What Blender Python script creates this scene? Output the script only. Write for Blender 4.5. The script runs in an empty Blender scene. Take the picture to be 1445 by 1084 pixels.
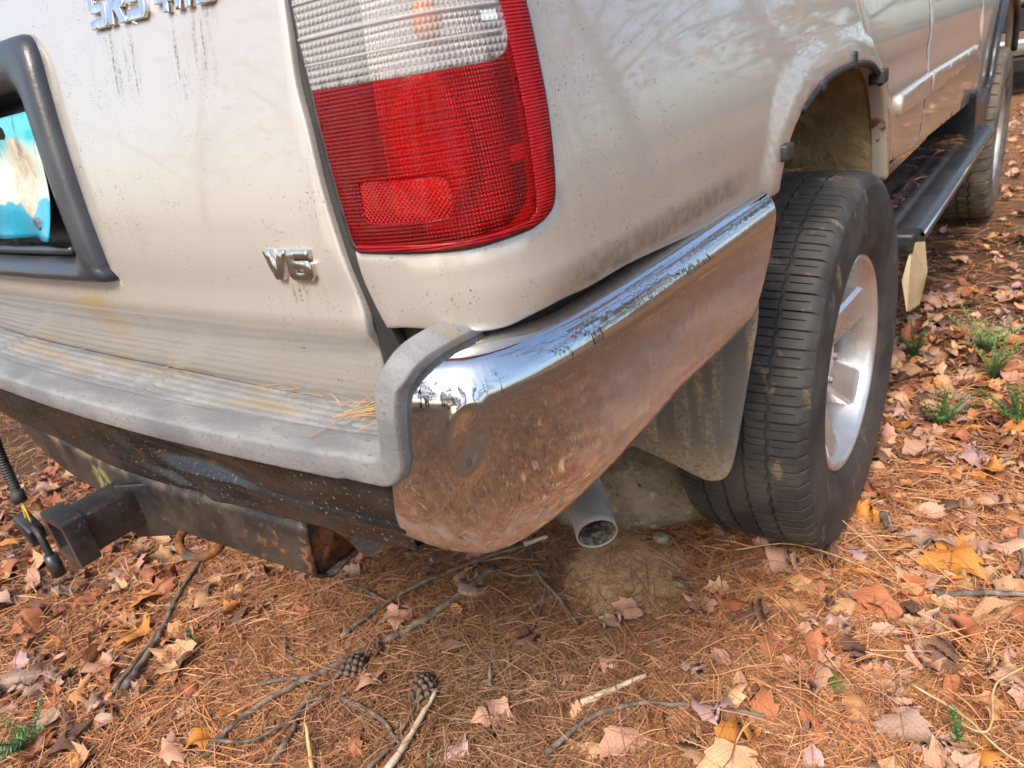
import bpy, bmesh, math, random
import numpy as np
from mathutils import Vector, Matrix, geometry
random.seed(7); rng = np.random.default_rng(7)
SC = bpy.context.scene
COL = SC.collection
R_ = math.radians

# ------------------------------------------------------------------ camera
cam_d = bpy.data.cameras.new("camera"); cam = bpy.data.objects.new("camera", cam_d); COL.objects.link(cam)
yaw, pitch, roll = 0.71238, 0.41761, -0.18079
fw = Vector((-math.sin(yaw)*math.cos(pitch), math.cos(yaw)*math.cos(pitch), -math.sin(pitch)))
rt = Vector((math.cos(yaw), math.sin(yaw), 0)); up = rt.cross(fw)
r2 = math.cos(roll)*rt + math.sin(roll)*up; u2 = -math.sin(roll)*rt + math.cos(roll)*up
cam.matrix_world = Matrix(((r2.x, u2.x, -fw.x, 1.16327), (r2.y, u2.y, -fw.y, -1.40277), (r2.z, u2.z, -fw.z, 1.03247), (0, 0, 0, 1)))
cam_d.sensor_width = 36; cam_d.lens = 36*990.55/1445
cam_d.clip_start = 0.02; cam_d.clip_end = 500
cam_d.dof.use_dof = True; cam_d.dof.focus_distance = 0.85; cam_d.dof.aperture_fstop = 10
SC.camera = cam

# ------------------------------------------------------------------ sky and sun
SUN_EL, SUN_AZ = R_(50), R_(172)      # azimuth: clockwise from +y
world = bpy.data.worlds.new("World"); SC.world = world; world.use_nodes = True
wn = world.node_tree
sky = wn.nodes.new("ShaderNodeTexSky"); sky.sky_type = 'NISHITA'; sky.sun_disc = False
sky.sun_elevation = SUN_EL; sky.sun_rotation = SUN_AZ; sky.dust_density = 3.5; sky.air_density = 1.0; sky.ozone_density = 1.0
bg = wn.nodes["Background"]; bg.inputs[1].default_value = 0.15
wn.links.new(sky.outputs[0], bg.inputs[0])
sun_d = bpy.data.lights.new("sun", 'SUN'); sun = bpy.data.objects.new("sun", sun_d); COL.objects.link(sun)
sun_d.energy = 1.5; sun_d.angle = R_(18); sun_d.color = (1.0, 0.92, 0.80)
sdir = Vector((math.sin(SUN_AZ)*math.cos(SUN_EL), math.cos(SUN_AZ)*math.cos(SUN_EL), math.sin(SUN_EL)))
sun.rotation_euler = sdir.to_track_quat('Z', 'Y').to_euler()
SC.view_settings.view_transform = 'Standard'; SC.view_settings.look = 'None'
SC.view_settings.gamma = 1; SC.view_settings.use_curve_mapping = False
SC.view_settings.exposure = 1.22
SC.render.engine = 'CYCLES'
SC.cycles.use_denoising = True
SC.cycles.max_bounces = 8; SC.cycles.transparent_max_bounces = 12
SC.cycles.sample_clamp_indirect = 6.0

# ------------------------------------------------------------------ node helper
class NT:
    def __init__(s, name):
        s.m = bpy.data.materials.new(name); s.m.use_nodes = True
        s.t = s.m.node_tree; s.b = s.t.nodes["Principled BSDF"]
    def n(s, typ): return s.t.nodes.new(typ)
    def put(s, sock, v):
        if hasattr(v, 'is_output') or isinstance(v, bpy.types.NodeSocket): s.t.links.new(v, sock)
        else:
            if isinstance(v, (tuple, list)) and len(v) == 3 and sock.type == 'RGBA': v = (*v, 1)
            sock.default_value = v
    def math(s, op, a, b=0.0, c=0.0):
        x = s.n("ShaderNodeMath"); x.operation = op; s.put(x.inputs[0], a); s.put(x.inputs[1], b); s.put(x.inputs[2], c); return x.outputs[0]
    def mul(s, a, b): return s.math('MULTIPLY', a, b)
    def add(s, a, b): return s.math('ADD', a, b)
    def ss(s, x, lo, hi, a=0.0, b=1.0):
        q = s.n("ShaderNodeMapRange"); q.interpolation_type = 'SMOOTHSTEP'
        s.put(q.inputs[0], x); s.put(q.inputs[1], lo); s.put(q.inputs[2], hi); s.put(q.inputs[3], a); s.put(q.inputs[4], b); return q.outputs[0]
    def mix(s, f, a, b):
        q = s.n("ShaderNodeMix"); q.data_type = 'RGBA'; s.put(q.inputs[0], f); s.put(q.inputs[6], a); s.put(q.inputs[7], b); return q.outputs[2]
    def co(s, kind='Object', scale=None):
        q = s.n("ShaderNodeTexCoord").outputs[kind]
        if scale is not None:
            m = s.n("ShaderNodeMapping"); s.put(m.inputs[0], q); m.inputs[3].default_value = scale; q = m.outputs[0]
        return q
    def noise(s, scale, vec=None, detail=4.0, rough=0.55, dist=0.0):
        q = s.n("ShaderNodeTexNoise"); s.put(q.inputs['Vector'], vec if vec is not None else s.co())
        q.inputs['Scale'].default_value = scale; q.inputs['Detail'].default_value = detail
        q.inputs['Roughness'].default_value = rough; q.inputs['Distortion'].default_value = dist; return q.outputs[0]
    def uv(s):
        q = s.n("ShaderNodeSeparateXYZ"); s.put(q.inputs[0], s.co('UV')); return q.outputs[0], q.outputs[1]
    def xyz(s):
        q = s.n("ShaderNodeSeparateXYZ"); s.put(q.inputs[0], s.co()); return q.outputs
    def bump(s, h, strength=0.3, dist=0.01, normal=None):
        q = s.n("ShaderNodeBump"); q.inputs['Strength'].default_value = strength; q.inputs['Distance'].default_value = dist
        s.put(q.inputs['Height'], h)
        if normal is not None: s.put(q.inputs['Normal'], normal)
        s.put(s.b.inputs['Normal'], q.outputs[0]); return q.outputs[0]
    def set(s, **k):
        nm = dict(base='Base Color', rough='Roughness', metal='Metallic', coat='Coat Weight', coatr='Coat Roughness', spec='Specular IOR Level', trans='Transmission Weight', ior='IOR', alpha='Alpha', sss='Subsurface Weight', sheen='Sheen Weight')
        for a, v in k.items(): s.put(s.b.inputs[nm[a]], v)
        return s
    def blob(s, x, y, cx, cy, rx, ry):
        a = s.math('DIVIDE', s.math('SUBTRACT', x, cx), rx); b = s.math('DIVIDE', s.math('SUBTRACT', y, cy), ry)
        return s.math('SQRT', s.add(s.mul(a, a), s.mul(b, b)))

# ------------------------------------------------------------------ materials
def m_paint():
    t = NT("champagne_paint"); s, z = t.uv()
    n1 = t.noise(3.0, detail=6); n2 = t.noise(420, detail=2); n3 = t.noise(40, detail=5); n4 = t.noise(11, detail=4)
    base = t.mix(n4, (.478, .437, .388), (.513, .472, .423))
    # dry water streaks running down the metal
    st = t.noise(1.0, t.co('UV', (90, 5, 1)), detail=3)
    base = t.mix(t.mul(t.ss(st, .52, .75), t.ss(n1, .4, .7, 0, .30)), base, (.36, .29, .21))
    # algae specks
    sp = t.mul(t.ss(n2, .60, .70), t.mul(t.ss(n3, .42, .62), t.ss(n1, .38, .58)))
    base = t.mix(t.mul(sp, .85), base, (.10, .085, .045))
    # green-brown runs under the badges
    runs = t.noise(1.0, t.co('UV', (150, 14, 1)), detail=3)
    runm = None
    for cx, cz, w in ((.372, 1.10, .02), (.405, 1.095, .02), (.49, 1.088, .02), (.525, 1.095, .016), (.545, 1.1, .016), (.605, .877, .018)):
        b = t.ss(t.blob(s, z, cx, cz, w, .045 if cz > 1 else .016), .2, 1.0, 1, 0)
        runm = b if runm is None else t.math('MAXIMUM', runm, b)
    grit = t.ss(t.noise(300, detail=3), .42, .6)
    base = t.mix(t.mul(t.mul(t.ss(runs, .43, .62), runm), t.add(t.mul(grit, .8), .15)), base, (.13, .105, .045))
    # road grime left above the bumper on the side
    edge = t.add(z, t.mul(t.math('SUBTRACT', n3, .5), .016))
    band = t.mul(t.mul(t.ss(edge, .842, .852), t.ss(edge, .865, .880, 1, 0)), t.mul(t.ss(s, .84, .93), t.ss(s, 1.22, 1.32, 1, 0)))
    band = t.mul(band, t.ss(t.noise(55, t.co('UV', (1.2, 1, 1)), detail=7, rough=.7), .3, .66, .35, 1))
    base = t.mix(t.mul(band, .85), base, (.19, .145, .085))
    film = t.mul(t.ss(edge, .83, .90, 1, 0), t.mul(t.ss(s, .8, .9), t.ss(s, 2.0, 2.1, 1, 0)))
    base = t.mix(t.mul(film, .28), base, (.30, .235, .15))
    # yellowish film low on the doors and the gate, and rust weeping from the arch flange
    low = t.mul(t.ss(t.add(z, t.mul(n4, .1)), .78, .95, 1, 0), t.ss(s, 2.0, 2.12))
    base = t.mix(t.mul(low, .45), base, (.40, .30, .17))
    gy = t.mul(t.ss(t.blob(s, z, .20, .83, .14, .06), .2, 1, 1, 0), t.ss(n4, .45, .62))
    base = t.mix(t.mul(gy, .6), base, (.55, .36, .12))
    rs = t.mul(t.ss(t.blob(s, z, 2.062, .80, .03, .075), .3, 1, 1, 0), t.ss(n3, .47, .56))
    base = t.mix(rs, base, (.20, .08, .025))
    dirt = t.math('MAXIMUM', t.mul(sp, .8), t.math('MAXIMUM', band, t.mul(film, .4)))
    t.set(base=base, metal=.35, rough=t.ss(dirt, 0, 1, .33, .8), coat=t.ss(dirt, 0, .8, 1.0, .1), coatr=t.ss(n3, .35, .75, .03, .10))
    t.b.inputs['Coat IOR'].default_value = 1.6
    h = t.add(t.mul(t.noise(7, detail=2), 1.0), t.mul(t.noise(60, detail=2), .02))
    t.bump(h, .25, .006); return t.m

def m_chrome():
    t = NT("weathered_chrome"); s, z = t.uv()
    n = t.noise(9, detail=5); f = t.noise(500, detail=2); g = t.noise(45, detail=6, rough=.7)
    side = t.ss(s, .86, 1.02)
    dust = t.math('MINIMUM', t.add(t.mul(t.ss(f, .66, .74), t.ss(n, .35, .65, .1, .6)), t.mul(t.mul(side, t.ss(z, .80, .74)), t.ss(g, .3, .75, .18, .55))), 1.0)
    low = t.ss(z, .70, .665)
    dust = t.math('MAXIMUM', dust, t.mul(low, t.ss(g, .42, .7, 0, .5)))
    rust = t.mul(t.ss(t.noise(70, t.co('UV', (1.8, 1, 1)), detail=6, rough=.75), .56, .60), t.ss(t.blob(s, z, .742, .69, .018, .06), .35, 1, 1, 0))
    col = t.mix(t.mul(dust, .6), (.60, .62, .64), (.25, .215, .185)); col = t.mix(rust, col, (.20, .065, .015))
    mt = t.math('SUBTRACT', 1.0, t.math('MAXIMUM', rust, t.mul(dust, .55)))
    rough = t.math('MAXIMUM', t.math('MAXIMUM', t.mul(rust, .85), t.mul(dust, .5)), t.add(.03, t.mul(t.mul(t.add(t.mul(side, .8), .2), t.ss(z, .806, .780)), .12)))
    t.set(base=col, metal=mt, rough=rough)
    t.bump(t.add(t.noise(14, t.co('UV', (1, .35, 1)), detail=3), t.mul(t.noise(30, t.co('UV', (2.2, .4, 1)), detail=3), .35)), .13, .008); return t.m

def m_simple(name, c1, c2, scale=20, rough=.5, metal=0.0, coat=0.0, bump=0.0, bscale=80, detail=5, r2=None, dist=.004, lo=.35, hi=.7):
    t = NT(name); n = t.noise(scale, detail=detail)
    t.set(base=t.mix(t.ss(n, lo, hi), c1, c2), rough=rough if r2 is None else t.ss(n, lo, hi, rough, r2), metal=metal, coat=coat, coatr=.12)
    if bump: t.bump(t.noise(bscale, detail=4), bump, dist)
    return t.m

def m_pad():
    t = NT("grey_step_rubber"); n = t.noise(12, t.co('Object', (1, 2.5, 1)), detail=6); f = t.noise(160, detail=4); k = t.noise(5, t.co('Object', (1, 5, 1)), detail=5)
    c = t.mix(t.ss(n, .35, .7), (.15, .154, .158), (.225, .225, .22)); c = t.mix(t.mul(t.ss(f, .58, .7), t.ss(n, .4, .6)), c, (.13, .11, .085))
    x, y, z = t.xyz()
    c = t.mix(t.mul(t.mul(t.ss(k, .5, .68), t.ss(y, -1.09, -1.04)), .7), c, (.22, .17, .10))
    t.set(base=c, rough=t.ss(n, .3, .7, .42, .7)); t.bump(t.add(f, n), .35, .003); return t.m

def m_valance():
    t = NT("black_bumper_metal"); n = t.noise(8, t.co('Object', (1, 3, 3)), detail=6); f = t.noise(260, detail=3); g = t.noise(22, detail=6)
    c = t.mix(t.ss(n, .4, .7), (.010, .010, .011), (.032, .028, .026))
    c = t.mix(t.mul(t.ss(f, .62, .7), .7), c, (.22, .19, .15))
    x, y, z = t.xyz()
    c = t.mix(t.mul(t.ss(t.blob(x, z, .33, .668, .22, .014), .4, 1, 1, 0), t.ss(g, .56, .64)), c, (.10, .045, .02))
    t.set(base=c, rough=t.ss(n, .3, .7, .2, .42), coat=.08, coatr=.12, spec=.4); t.bump(t.add(t.noise(14, detail=3), t.mul(f, .05)), .28, .008); return t.m

def m_hitch():
    t = NT("rusted_black_steel"); n = t.noise(14, detail=7, rough=.65); g = t.noise(45, detail=6, rough=.7); x, y, z = t.xyz()
    c = t.mix(t.ss(n, .35, .65), (.018, .018, .019), (.055, .046, .039))
    rm = t.math('MAXIMUM', t.mul(t.ss(g, .61, .68), .8), t.mul(t.ss(x, .22, .44), t.ss(g, .54, .62)))
    c = t.mix(rm, c, t.mix(t.noise(120, detail=4), (.12, .04, .014), (.30, .13, .045)))
    dirt = t.mul(t.ss(n, .46, .62), t.ss(z, .535, .555)); c = t.mix(t.mul(dirt, .8), c, (.26, .18, .10))
    moss = t.mul(t.ss(t.blob(x, z, -.10, .50, .05, .06), .3, 1, 1, 0), t.ss(g, .44, .56)); c = t.mix(moss, c, (.27, .27, .12))
    t.set(base=c, rough=t.ss(rm, 0, 1, .34, .9)); t.bump(t.add(g, t.mul(rm, .4)), .5, .004); return t.m

def m_rust():
    t = NT("flaking_rust"); n = t.noise(30, detail=8, rough=.7); g = t.noise(12, detail=5)
    c = t.mix(t.ss(n, .35, .65), (.055, .018, .008), (.30, .115, .035)); c = t.mix(t.ss(g, .56, .62), c, (.10, .095, .09))
    t.set(base=c, rough=.95); t.bump(n, 1.0, .012); return t.m

def m_tyre(dusty):
    t = NT("dusty_tyre_rubber" if dusty else "worn_tyre_rubber"); n = t.noise(9, detail=6); f = t.noise(120, detail=4); x, y, z = t.xyz()
    a, b = ((.075, .068, .055), (.20, .165, .115)) if dusty else ((.027, .026, .026), (.07, .066, .06))
    c = t.mix(t.ss(n, .35, .7), a, b)
    mud = t.mul(t.ss(t.add(z, t.mul(t.math('SUBTRACT', n, .5), .35)), -.16, -.38), t.ss(f, .35, .65, .25, .9)); c = t.mix(t.mul(mud, .55), c, (.22, .165, .10))
    tan = t.mul(t.ss(t.noise(26, t.co('Object', (1, 1, .35)), detail=6), .60, .68), .55); c = t.mix(tan, c, (.24, .185, .12))
    t.set(base=c, rough=.68, spec=.35); t.bump(f, .3, .002); return t.m

def m_lens(name, tint, body, cell, k, mixf, cellrot=False):
    t = NT(name); s, z = t.uv()
    w = 2*math.pi/cell if k == 'rib' else math.pi/cell
    hu = t.math('SINE', t.mul(s, w)); hv = t.math('SINE', t.mul(z, w))
    if cellrot:
        hu = t.math('SINE', t.mul(t.add(s, z), w)); hv = t.math('SINE', t.mul(t.math('SUBTRACT', s, z), w))
    h = t.math('MULTIPLY', t.math('ABSOLUTE', hu), t.math('ABSOLUTE', hv)) if k != 'rib' else t.math('SINE', t.mul(z, w))
    q = t.n("ShaderNodeBump"); q.inputs['Strength'].default_value = .8; q.inputs['Distance'].default_value = cell*.45; t.put(q.inputs['Height'], h)
    dust = t.mul(t.ss(t.noise(600, detail=2), .66, .76), t.ss(t.noise(14, detail=4), .4, .8))
    t.set(base=t.mix(t.mul(dust, .35), body, (.45, .30, .25)), rough=.25, coat=.45, coatr=.06, spec=.5); t.put(t.b.inputs['Normal'], q.outputs[0])
    tr = t.n("ShaderNodeBsdfTransparent"); lw = t.n("ShaderNodeLayerWeight"); lw.inputs[0].default_value = .35; t.put(lw.inputs[1], q.outputs[0])
    cellc = t.mix(t.mul(t.math('SUBTRACT', 1.0, h), .3) if k != 'rib' else t.mul(h, .3), tint, tuple(c*.3 for c in tint)); t.put(tr.inputs[0], cellc)
    fac = t.math('MINIMUM', t.add(t.add(mixf, t.mul(lw.outputs[0], .5)), t.mul(dust, .4)), 1.0)
    ms = t.n("ShaderNodeMixShader"); t.put(ms.inputs[0], fac); t.t.links.new(tr.outputs[0], ms.inputs[1]); t.t.links.new(t.b.outputs[0], ms.inputs[2])
    out = [n for n in t.t.nodes if n.type == 'OUTPUT_MATERIAL'][0]; t.t.links.new(ms.outputs[0], out.inputs[0]); return t.m

def m_reflector(cell=.0045):
    t = NT("lamp_reflector"); s, z = t.uv(); w = math.pi/cell
    h = t.mul(t.math('ABSOLUTE', t.math('SINE', t.mul(s, w))), t.math('ABSOLUTE', t.math('SINE', t.mul(z, w))))
    t.set(base=(.86, .85, .83), metal=.45, rough=.3); t.bump(h, .8, cell*.5); return t.m

def m_plate():
    t = NT("peeling_plate_print"); x, y, z = t.xyz(); n = t.noise(28, detail=6); w = t.noise(9, detail=4, dist=1.2); f = t.noise(90, detail=4)
    zz = t.add(z, t.mul(t.math('SUBTRACT', n, .5), .03))
    c = t.mix(t.ss(zz, -.03, -.026), (.0, .30, .46), (.46, .54, .46))
    c = t.mix(t.ss(zz, .03, .05), c, (.05, .44, .52))
    c = t.mix(t.ss(t.add(t.blob(x, z, .075, .0, .045, .055), t.mul(t.math('SUBTRACT', w, .5), .9)), .85, .95, 1, 0), c, t.mix(t.ss(f, .4, .6), (.44, .37, .25), (.58, .50, .37)))
    c = t.mix(t.mul(t.ss(t.math('ABSOLUTE', t.math('SUBTRACT', w, .5)), .02, .0), t.ss(zz, .02, .04)), c, (.02, .20, .30))
    t.set(base=c, rough=.3, coat=.5, coatr=.1); t.bump(w, .35, .01); return t.m

def m_mudwell():
    t = NT("mud_coated_wheel_well"); n = t.noise(9, detail=5); g = t.noise(50, detail=6); x, y, z = t.xyz(); v = t.noise(1.0, t.co('Object', (4, 22, 2)), detail=3)
    c = t.mix(t.ss(n, .3, .7), (.20, .135, .06), (.36, .26, .125)); c = t.mix(t.mul(t.ss(v, .5, .7), .5), c, (.45, .34, .18)); c = t.mix(t.mul(t.ss(g, .64, .72), .7), c, (.16, .09, .04))
    t.set(base=c, rough=.85); t.bump(t.add(t.mul(n, 1.2), t.mul(g, .4)), .6, .02); return t.m

def m_flap():
    t = NT("muddy_flap_rubber"); n = t.noise(1.0, t.co('Object', (30, 10, 2.5)), detail=4); g = t.noise(160, detail=6, rough=.7); x, y, z = t.xyz()
    k = t.mul(t.ss(n, .44, .62), t.ss(g, .38, .62)); k = t.math('MAXIMUM', k, t.mul(t.ss(z, .45, .36), t.ss(g, .3, .6)))
    c = t.mix(k, (.16, .155, .14), (.42, .355, .22)); t.set(base=c, rough=.7); t.bump(g, .2, .002); return t.m

def m_ground():
    t = NT("forest_soil"); n = t.noise(5, detail=7, rough=.65); g = t.noise(60, detail=7, rough=.7); x, y, z = t.xyz()
    c = t.mix(t.ss(n, .3, .7), (.05, .027, .014), (.10, .055, .03)); c = t.mix(t.ss(g, .48, .66), c, (.17, .085, .04))
    clay = t.mul(t.ss(t.add(t.blob(x, y, .47, -.50, .36, .34), t.mul(t.math('SUBTRACT', n, .5), 1.6)), .55, 1.0, 1, 0), t.ss(g, .35, .6, .5, 1)); c = t.mix(clay, c, (.52, .34, .175))
    far = t.noise(130, detail=5); c = t.mix(t.mul(t.ss(far, .5, .6), t.ss(y, 2.0, 4.0)), c, (.40, .19, .08))
    t.set(base=c, rough=.95, spec=.2); t.bump(t.add(g, t.mul(far, .5)), .45, .012); return t.m

def m_litter(name, rough=.6, attr=True, trans=.2):
    t = NT(name); n = t.noise(38, detail=5); f = t.noise(220, detail=3)
    if attr: q = t.n("ShaderNodeAttribute"); q.attribute_name = "Col"; col = q.outputs[0]
    else: col = t.n("ShaderNodeObjectInfo").outputs[1]
    dk = t.n("ShaderNodeMix"); dk.data_type = 'RGBA'; dk.blend_type = 'MULTIPLY'; t.put(dk.inputs[0], t.ss(n, .35, .75, .05, .75)); t.put(dk.inputs[6], col); t.put(dk.inputs[7], (.62, .48, .40))
    c = dk.outputs[2]
    if not attr:
        c = t.mix(t.mul(t.ss(f, .64, .70), .6), c, (.06, .03, .018))
        u, v = t.uv()
        # side veins slanting off the midrib
        au = t.math('ABSOLUTE', u); vein = t.ss(t.math('SINE', t.mul(t.math('SUBTRACT', v, t.mul(au, .9)), 52)), .86, 1.0)
        mid = t.ss(au, .028, .008); c = t.mix(t.mul(t.math('MAXIMUM', t.mul(vein, .5), mid), .45), c, (.18, .085, .04))
        t.bump(t.add(t.mul(vein, -.6), t.add(t.mul(mid, -1.0), t.mul(n, .8))), .5, .003)
    t.set(base=c, rough=rough, spec=.35); return t.m

def m_stone():
    t = NT('mottled_stone'); n = t.noise(9, detail=8, rough=.7); g = t.noise(28, detail=7, rough=.7); f = t.noise(5, detail=4)
    c = t.mix(t.ss(n, .35, .65), (.15, .115, .066), (.38, .30, .19)); c = t.mix(t.mul(t.ss(g, .56, .64), t.ss(f, .4, .6)), c, (.50, .43, .33)); c = t.mix(t.ss(g, .42, .34), c, (.05, .04, .026))
    t.set(base=c, rough=.85); t.bump(t.add(n, t.mul(g, .5)), .9, .03); return t.m
M = dict(
 paint=m_paint(), chrome=m_chrome(), pad=m_pad(), valance=m_valance(), hitch=m_hitch(), rust=m_rust(), tyre=m_tyre(False), tyre2=m_tyre(True),
 red=m_lens("red_brake_lens", (.93, .015, .010), (.46, .004, .005), .0030, 'dome', .24), redside=m_lens("red_ribbed_lens", (.95, .03, .03), (.60, .008, .014), .0026, 'rib', .40),
 redprism=m_lens("red_prism_reflector", (.9, .02, .012), (.60, .008, .006), .0042, 'dome', .45, True), white=m_lens("clear_reverse_lens", (1.0, .99, .98), (.88, .86, .84), .0052, 'dome', .26),
 refl=m_reflector(), plate=m_plate(), well=m_mudwell(), flap=m_flap(), ground=m_ground(),
 needle=m_litter("dry_pine_needle"), leafstuff=m_litter("dry_leaf_litter"), leaf=m_litter("dry_leaf", attr=False),
 frame=m_simple("dark_grey_trim_plastic", (.026, .029, .034), (.042, .044, .048), 14, .30, bump=.10, bscale=300, r2=.42, lo=.4, hi=.7),
 jamb=m_simple("dark_grey_door_jamb", (.018, .018, .02), (.035, .033, .031), 9, .7),
 black=m_simple("black_plastic", (.012, .012, .013), (.04, .037, .033), 25, .45, r2=.7, bump=.1),
 gasket=m_simple("black_rubber_gasket", (.008, .008, .008), (.03, .026, .022), 60, .55),
 badge=m_simple("chrome_badge", (.80, .79, .76), (.62, .60, .56), 60, .10, metal=1.0, r2=.22),
 steel=m_simple("tarnished_exhaust_steel", (.26, .235, .205), (.40, .365, .32), 18, .55, metal=.2, r2=.75, bump=.15, bscale=120),
 soot=m_simple("sooty_pipe_inside", (.10, .088, .062), (.42, .37, .26), 90, .9, bump=.5, bscale=150, lo=.42, hi=.62),
 alloy=m_simple("silver_alloy_paint", (.56, .55, .53), (.70, .69, .66), 12, .25, metal=.75, coat=.3, r2=.42),
 stone=m_stone(),
 bark=m_simple("weathered_twig_bark", (.075, .052, .038), (.24, .19, .15), 40, .85, bump=.6, bscale=130), pale=m_simple("bare_pale_wood", (.42, .31, .20), (.58, .47, .34), 25, .75, bump=.3, bscale=120),
 straw=m_simple("dry_straw", (.42, .29, .12), (.60, .44, .22), 30, .6), green=m_simple("green_sprig", (.035, .10, .018), (.09, .19, .04), 30, .5), pgreen=m_simple("pale_green_fern", (.12, .20, .06), (.24, .30, .10), 30, .5),
 cone=m_simple("pine_cone_scale", (.06, .036, .024), (.20, .14, .10), 60, .8), wood=m_simple("tree_bark", (.06, .05, .042), (.16, .135, .11), 8, .9, bump=.8, bscale=20, dist=.03),
 crown=m_simple("autumn_and_pine_foliage", (.05, .07, .02), (.42, .24, .05), .35, .7, lo=.40, hi=.58), glass=m_simple("dark_window_glass", (.01, .012, .012), (.02, .022, .022), 5, .03, coat=1.0),
 truckblack=m_simple("dusty_black_paint", (.008, .008, .009), (.02, .018, .017), 6, .4), truckgrey=m_simple("grey_bumper_metal", (.33, .33, .33), (.45, .44, .42), 8, .35, metal=.7),
 cream=m_simple("cream_fibreglass", (.62, .50, .32), (.46, .35, .21), 14, .6, bump=.2), wire=m_simple("yellow_wire", (.6, .42, .05), (.7, .55, .12), 20, .5), under=m_simple("dirty_underbody", (.035, .03, .025), (.075, .06, .045), 9, .9),
 bolt=m_simple("zinc_bolt", (.55, .55, .53), (.35, .33, .30), 90, .3, metal=.9),
)

# ------------------------------------------------------------------ mesh helpers
def mk(name, v, f, mat, parent=None, smooth=True, uv=None, label=None, cat=None, group=None, kind=None, loc=None, merge=0):
    me = bpy.data.meshes.new(name); v = np.asarray(v, float)
    me.from_pydata([tuple(p) for p in v], [], [tuple(int(i) for i in q) for q in f]); me.update()
    if merge:
        b = bmesh.new(); b.from_mesh(me); bmesh.ops.remove_doubles(b, verts=b.verts, dist=merge); b.to_mesh(me); b.free()
    if uv is not None:
        l = me.uv_layers.new(name="UVMap"); idx = np.empty(len(me.loops), np.int32); me.loops.foreach_get("vertex_index", idx)
        l.data.foreach_set("uv", np.asarray(uv, np.float32)[idx].ravel())
    if smooth: me.polygons.foreach_set("use_smooth", np.ones(len(me.polygons), bool))
    if mat: me.materials.append(M[mat] if isinstance(mat, str) else mat)
    o = bpy.data.objects.new(name, me); COL.objects.link(o)
    if parent: o.parent = parent
    if loc is not None: o.location = loc
    tag(o, label, cat, group, kind); return o
def tag(o, label=None, cat=None, group=None, kind=None):
    if label: o["label"] = label
    if cat: o["category"] = cat
    if group: o["group"] = group
    if kind: o["kind"] = kind
    return o
def empty(name, loc, label, cat, group=None):
    o = bpy.data.objects.new(name, None); o.empty_display_size = .1; COL.objects.link(o); o.location = loc; return tag(o, label, cat, group)

def auto(o, ang=40):
    b = bmesh.new(); b.from_mesh(o.data)
    for e in b.edges:
        if len(e.link_faces) == 2 and e.calc_face_angle(0) > R_(ang): e.smooth = False
    b.to_mesh(o.data); b.free(); return o

def spl(pts, n=8, closed=False):
    P = np.asarray(pts, float); k = len(P); out = []
    for i in range(k if closed else k-1):
        p0 = P[(i-1) % k] if closed or i > 0 else 2*P[0]-P[1]; p1 = P[i]; p2 = P[(i+1) % k]; p3 = P[(i+2) % k] if closed or i+2 < k else 2*P[-1]-P[-2]
        for t in np.linspace(0, 1, n, endpoint=False):
            out.append(.5*((2*p1)+(-p0+p2)*t+(2*p0-5*p1+4*p2-p3)*t*t+(-p0+3*p1-3*p2+p3)*t**3))
    if not closed: out.append(P[-1])
    return np.array(out)

def tube(pts, rad, sides=8, caps=True):
    P = np.asarray(pts, float); n = len(P); rad = np.broadcast_to(np.asarray(rad, float), (n,))
    T = np.gradient(P, axis=0); T /= np.linalg.norm(T, axis=1)[:, None]+1e-12
    ref = np.array([0, 0, 1.]) if abs(T[0, 2]) < .9 else np.array([1., 0, 0]); V = []
    a = np.linspace(0, 2*np.pi, sides, endpoint=False); N = ref-T[0]*(ref@T[0]); N /= np.linalg.norm(N)
    for i in range(n):
        N = N-T[i]*(N@T[i]); N /= np.linalg.norm(N)+1e-12; B = np.cross(T[i], N)
        V += [P[i]+rad[i]*(math.cos(x)*N+math.sin(x)*B) for x in a]
    F = [(i*sides+j, i*sides+(j+1) % sides, (i+1)*sides+(j+1) % sides, (i+1)*sides+j) for i in range(n-1) for j in range(sides)]
    if caps: F += [tuple(range(sides-1, -1, -1)), tuple(range((n-1)*sides, n*sides))]
    return np.array(V), F

def join(*parts):
    V, F, o = [], [], 0
    for v, f in parts: V.append(np.asarray(v, float)); F += [tuple(i+o for i in q) for q in f]; o += len(v)
    return np.concatenate(V), F

def grid_faces(nu, nv, wrap_u=False):
    return [(i*nv+j, ((i+1) % nu)*nv+j, ((i+1) % nu)*nv+j+1, i*nv+j+1) for i in range(nu if wrap_u else nu-1) for j in range(nv-1)]

def box(c, s, bev=0.0, rot=None, seg=2):
    b = bmesh.new(); bmesh.ops.create_cube(b, size=1); bmesh.ops.scale(b, vec=s, verts=b.verts)
    if bev: bmesh.ops.bevel(b, geom=b.edges[:], offset=bev, segments=seg, affect='EDGES', profile=.6)
    if rot is not None: bmesh.ops.rotate(b, cent=(0, 0, 0), matrix=rot, verts=b.verts)
    bmesh.ops.translate(b, vec=c, verts=b.verts); b.verts.index_update()
    r = (np.array([v.co[:] for v in b.verts]), [tuple(v.index for v in f.verts) for f in b.faces]); b.free(); return r

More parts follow.
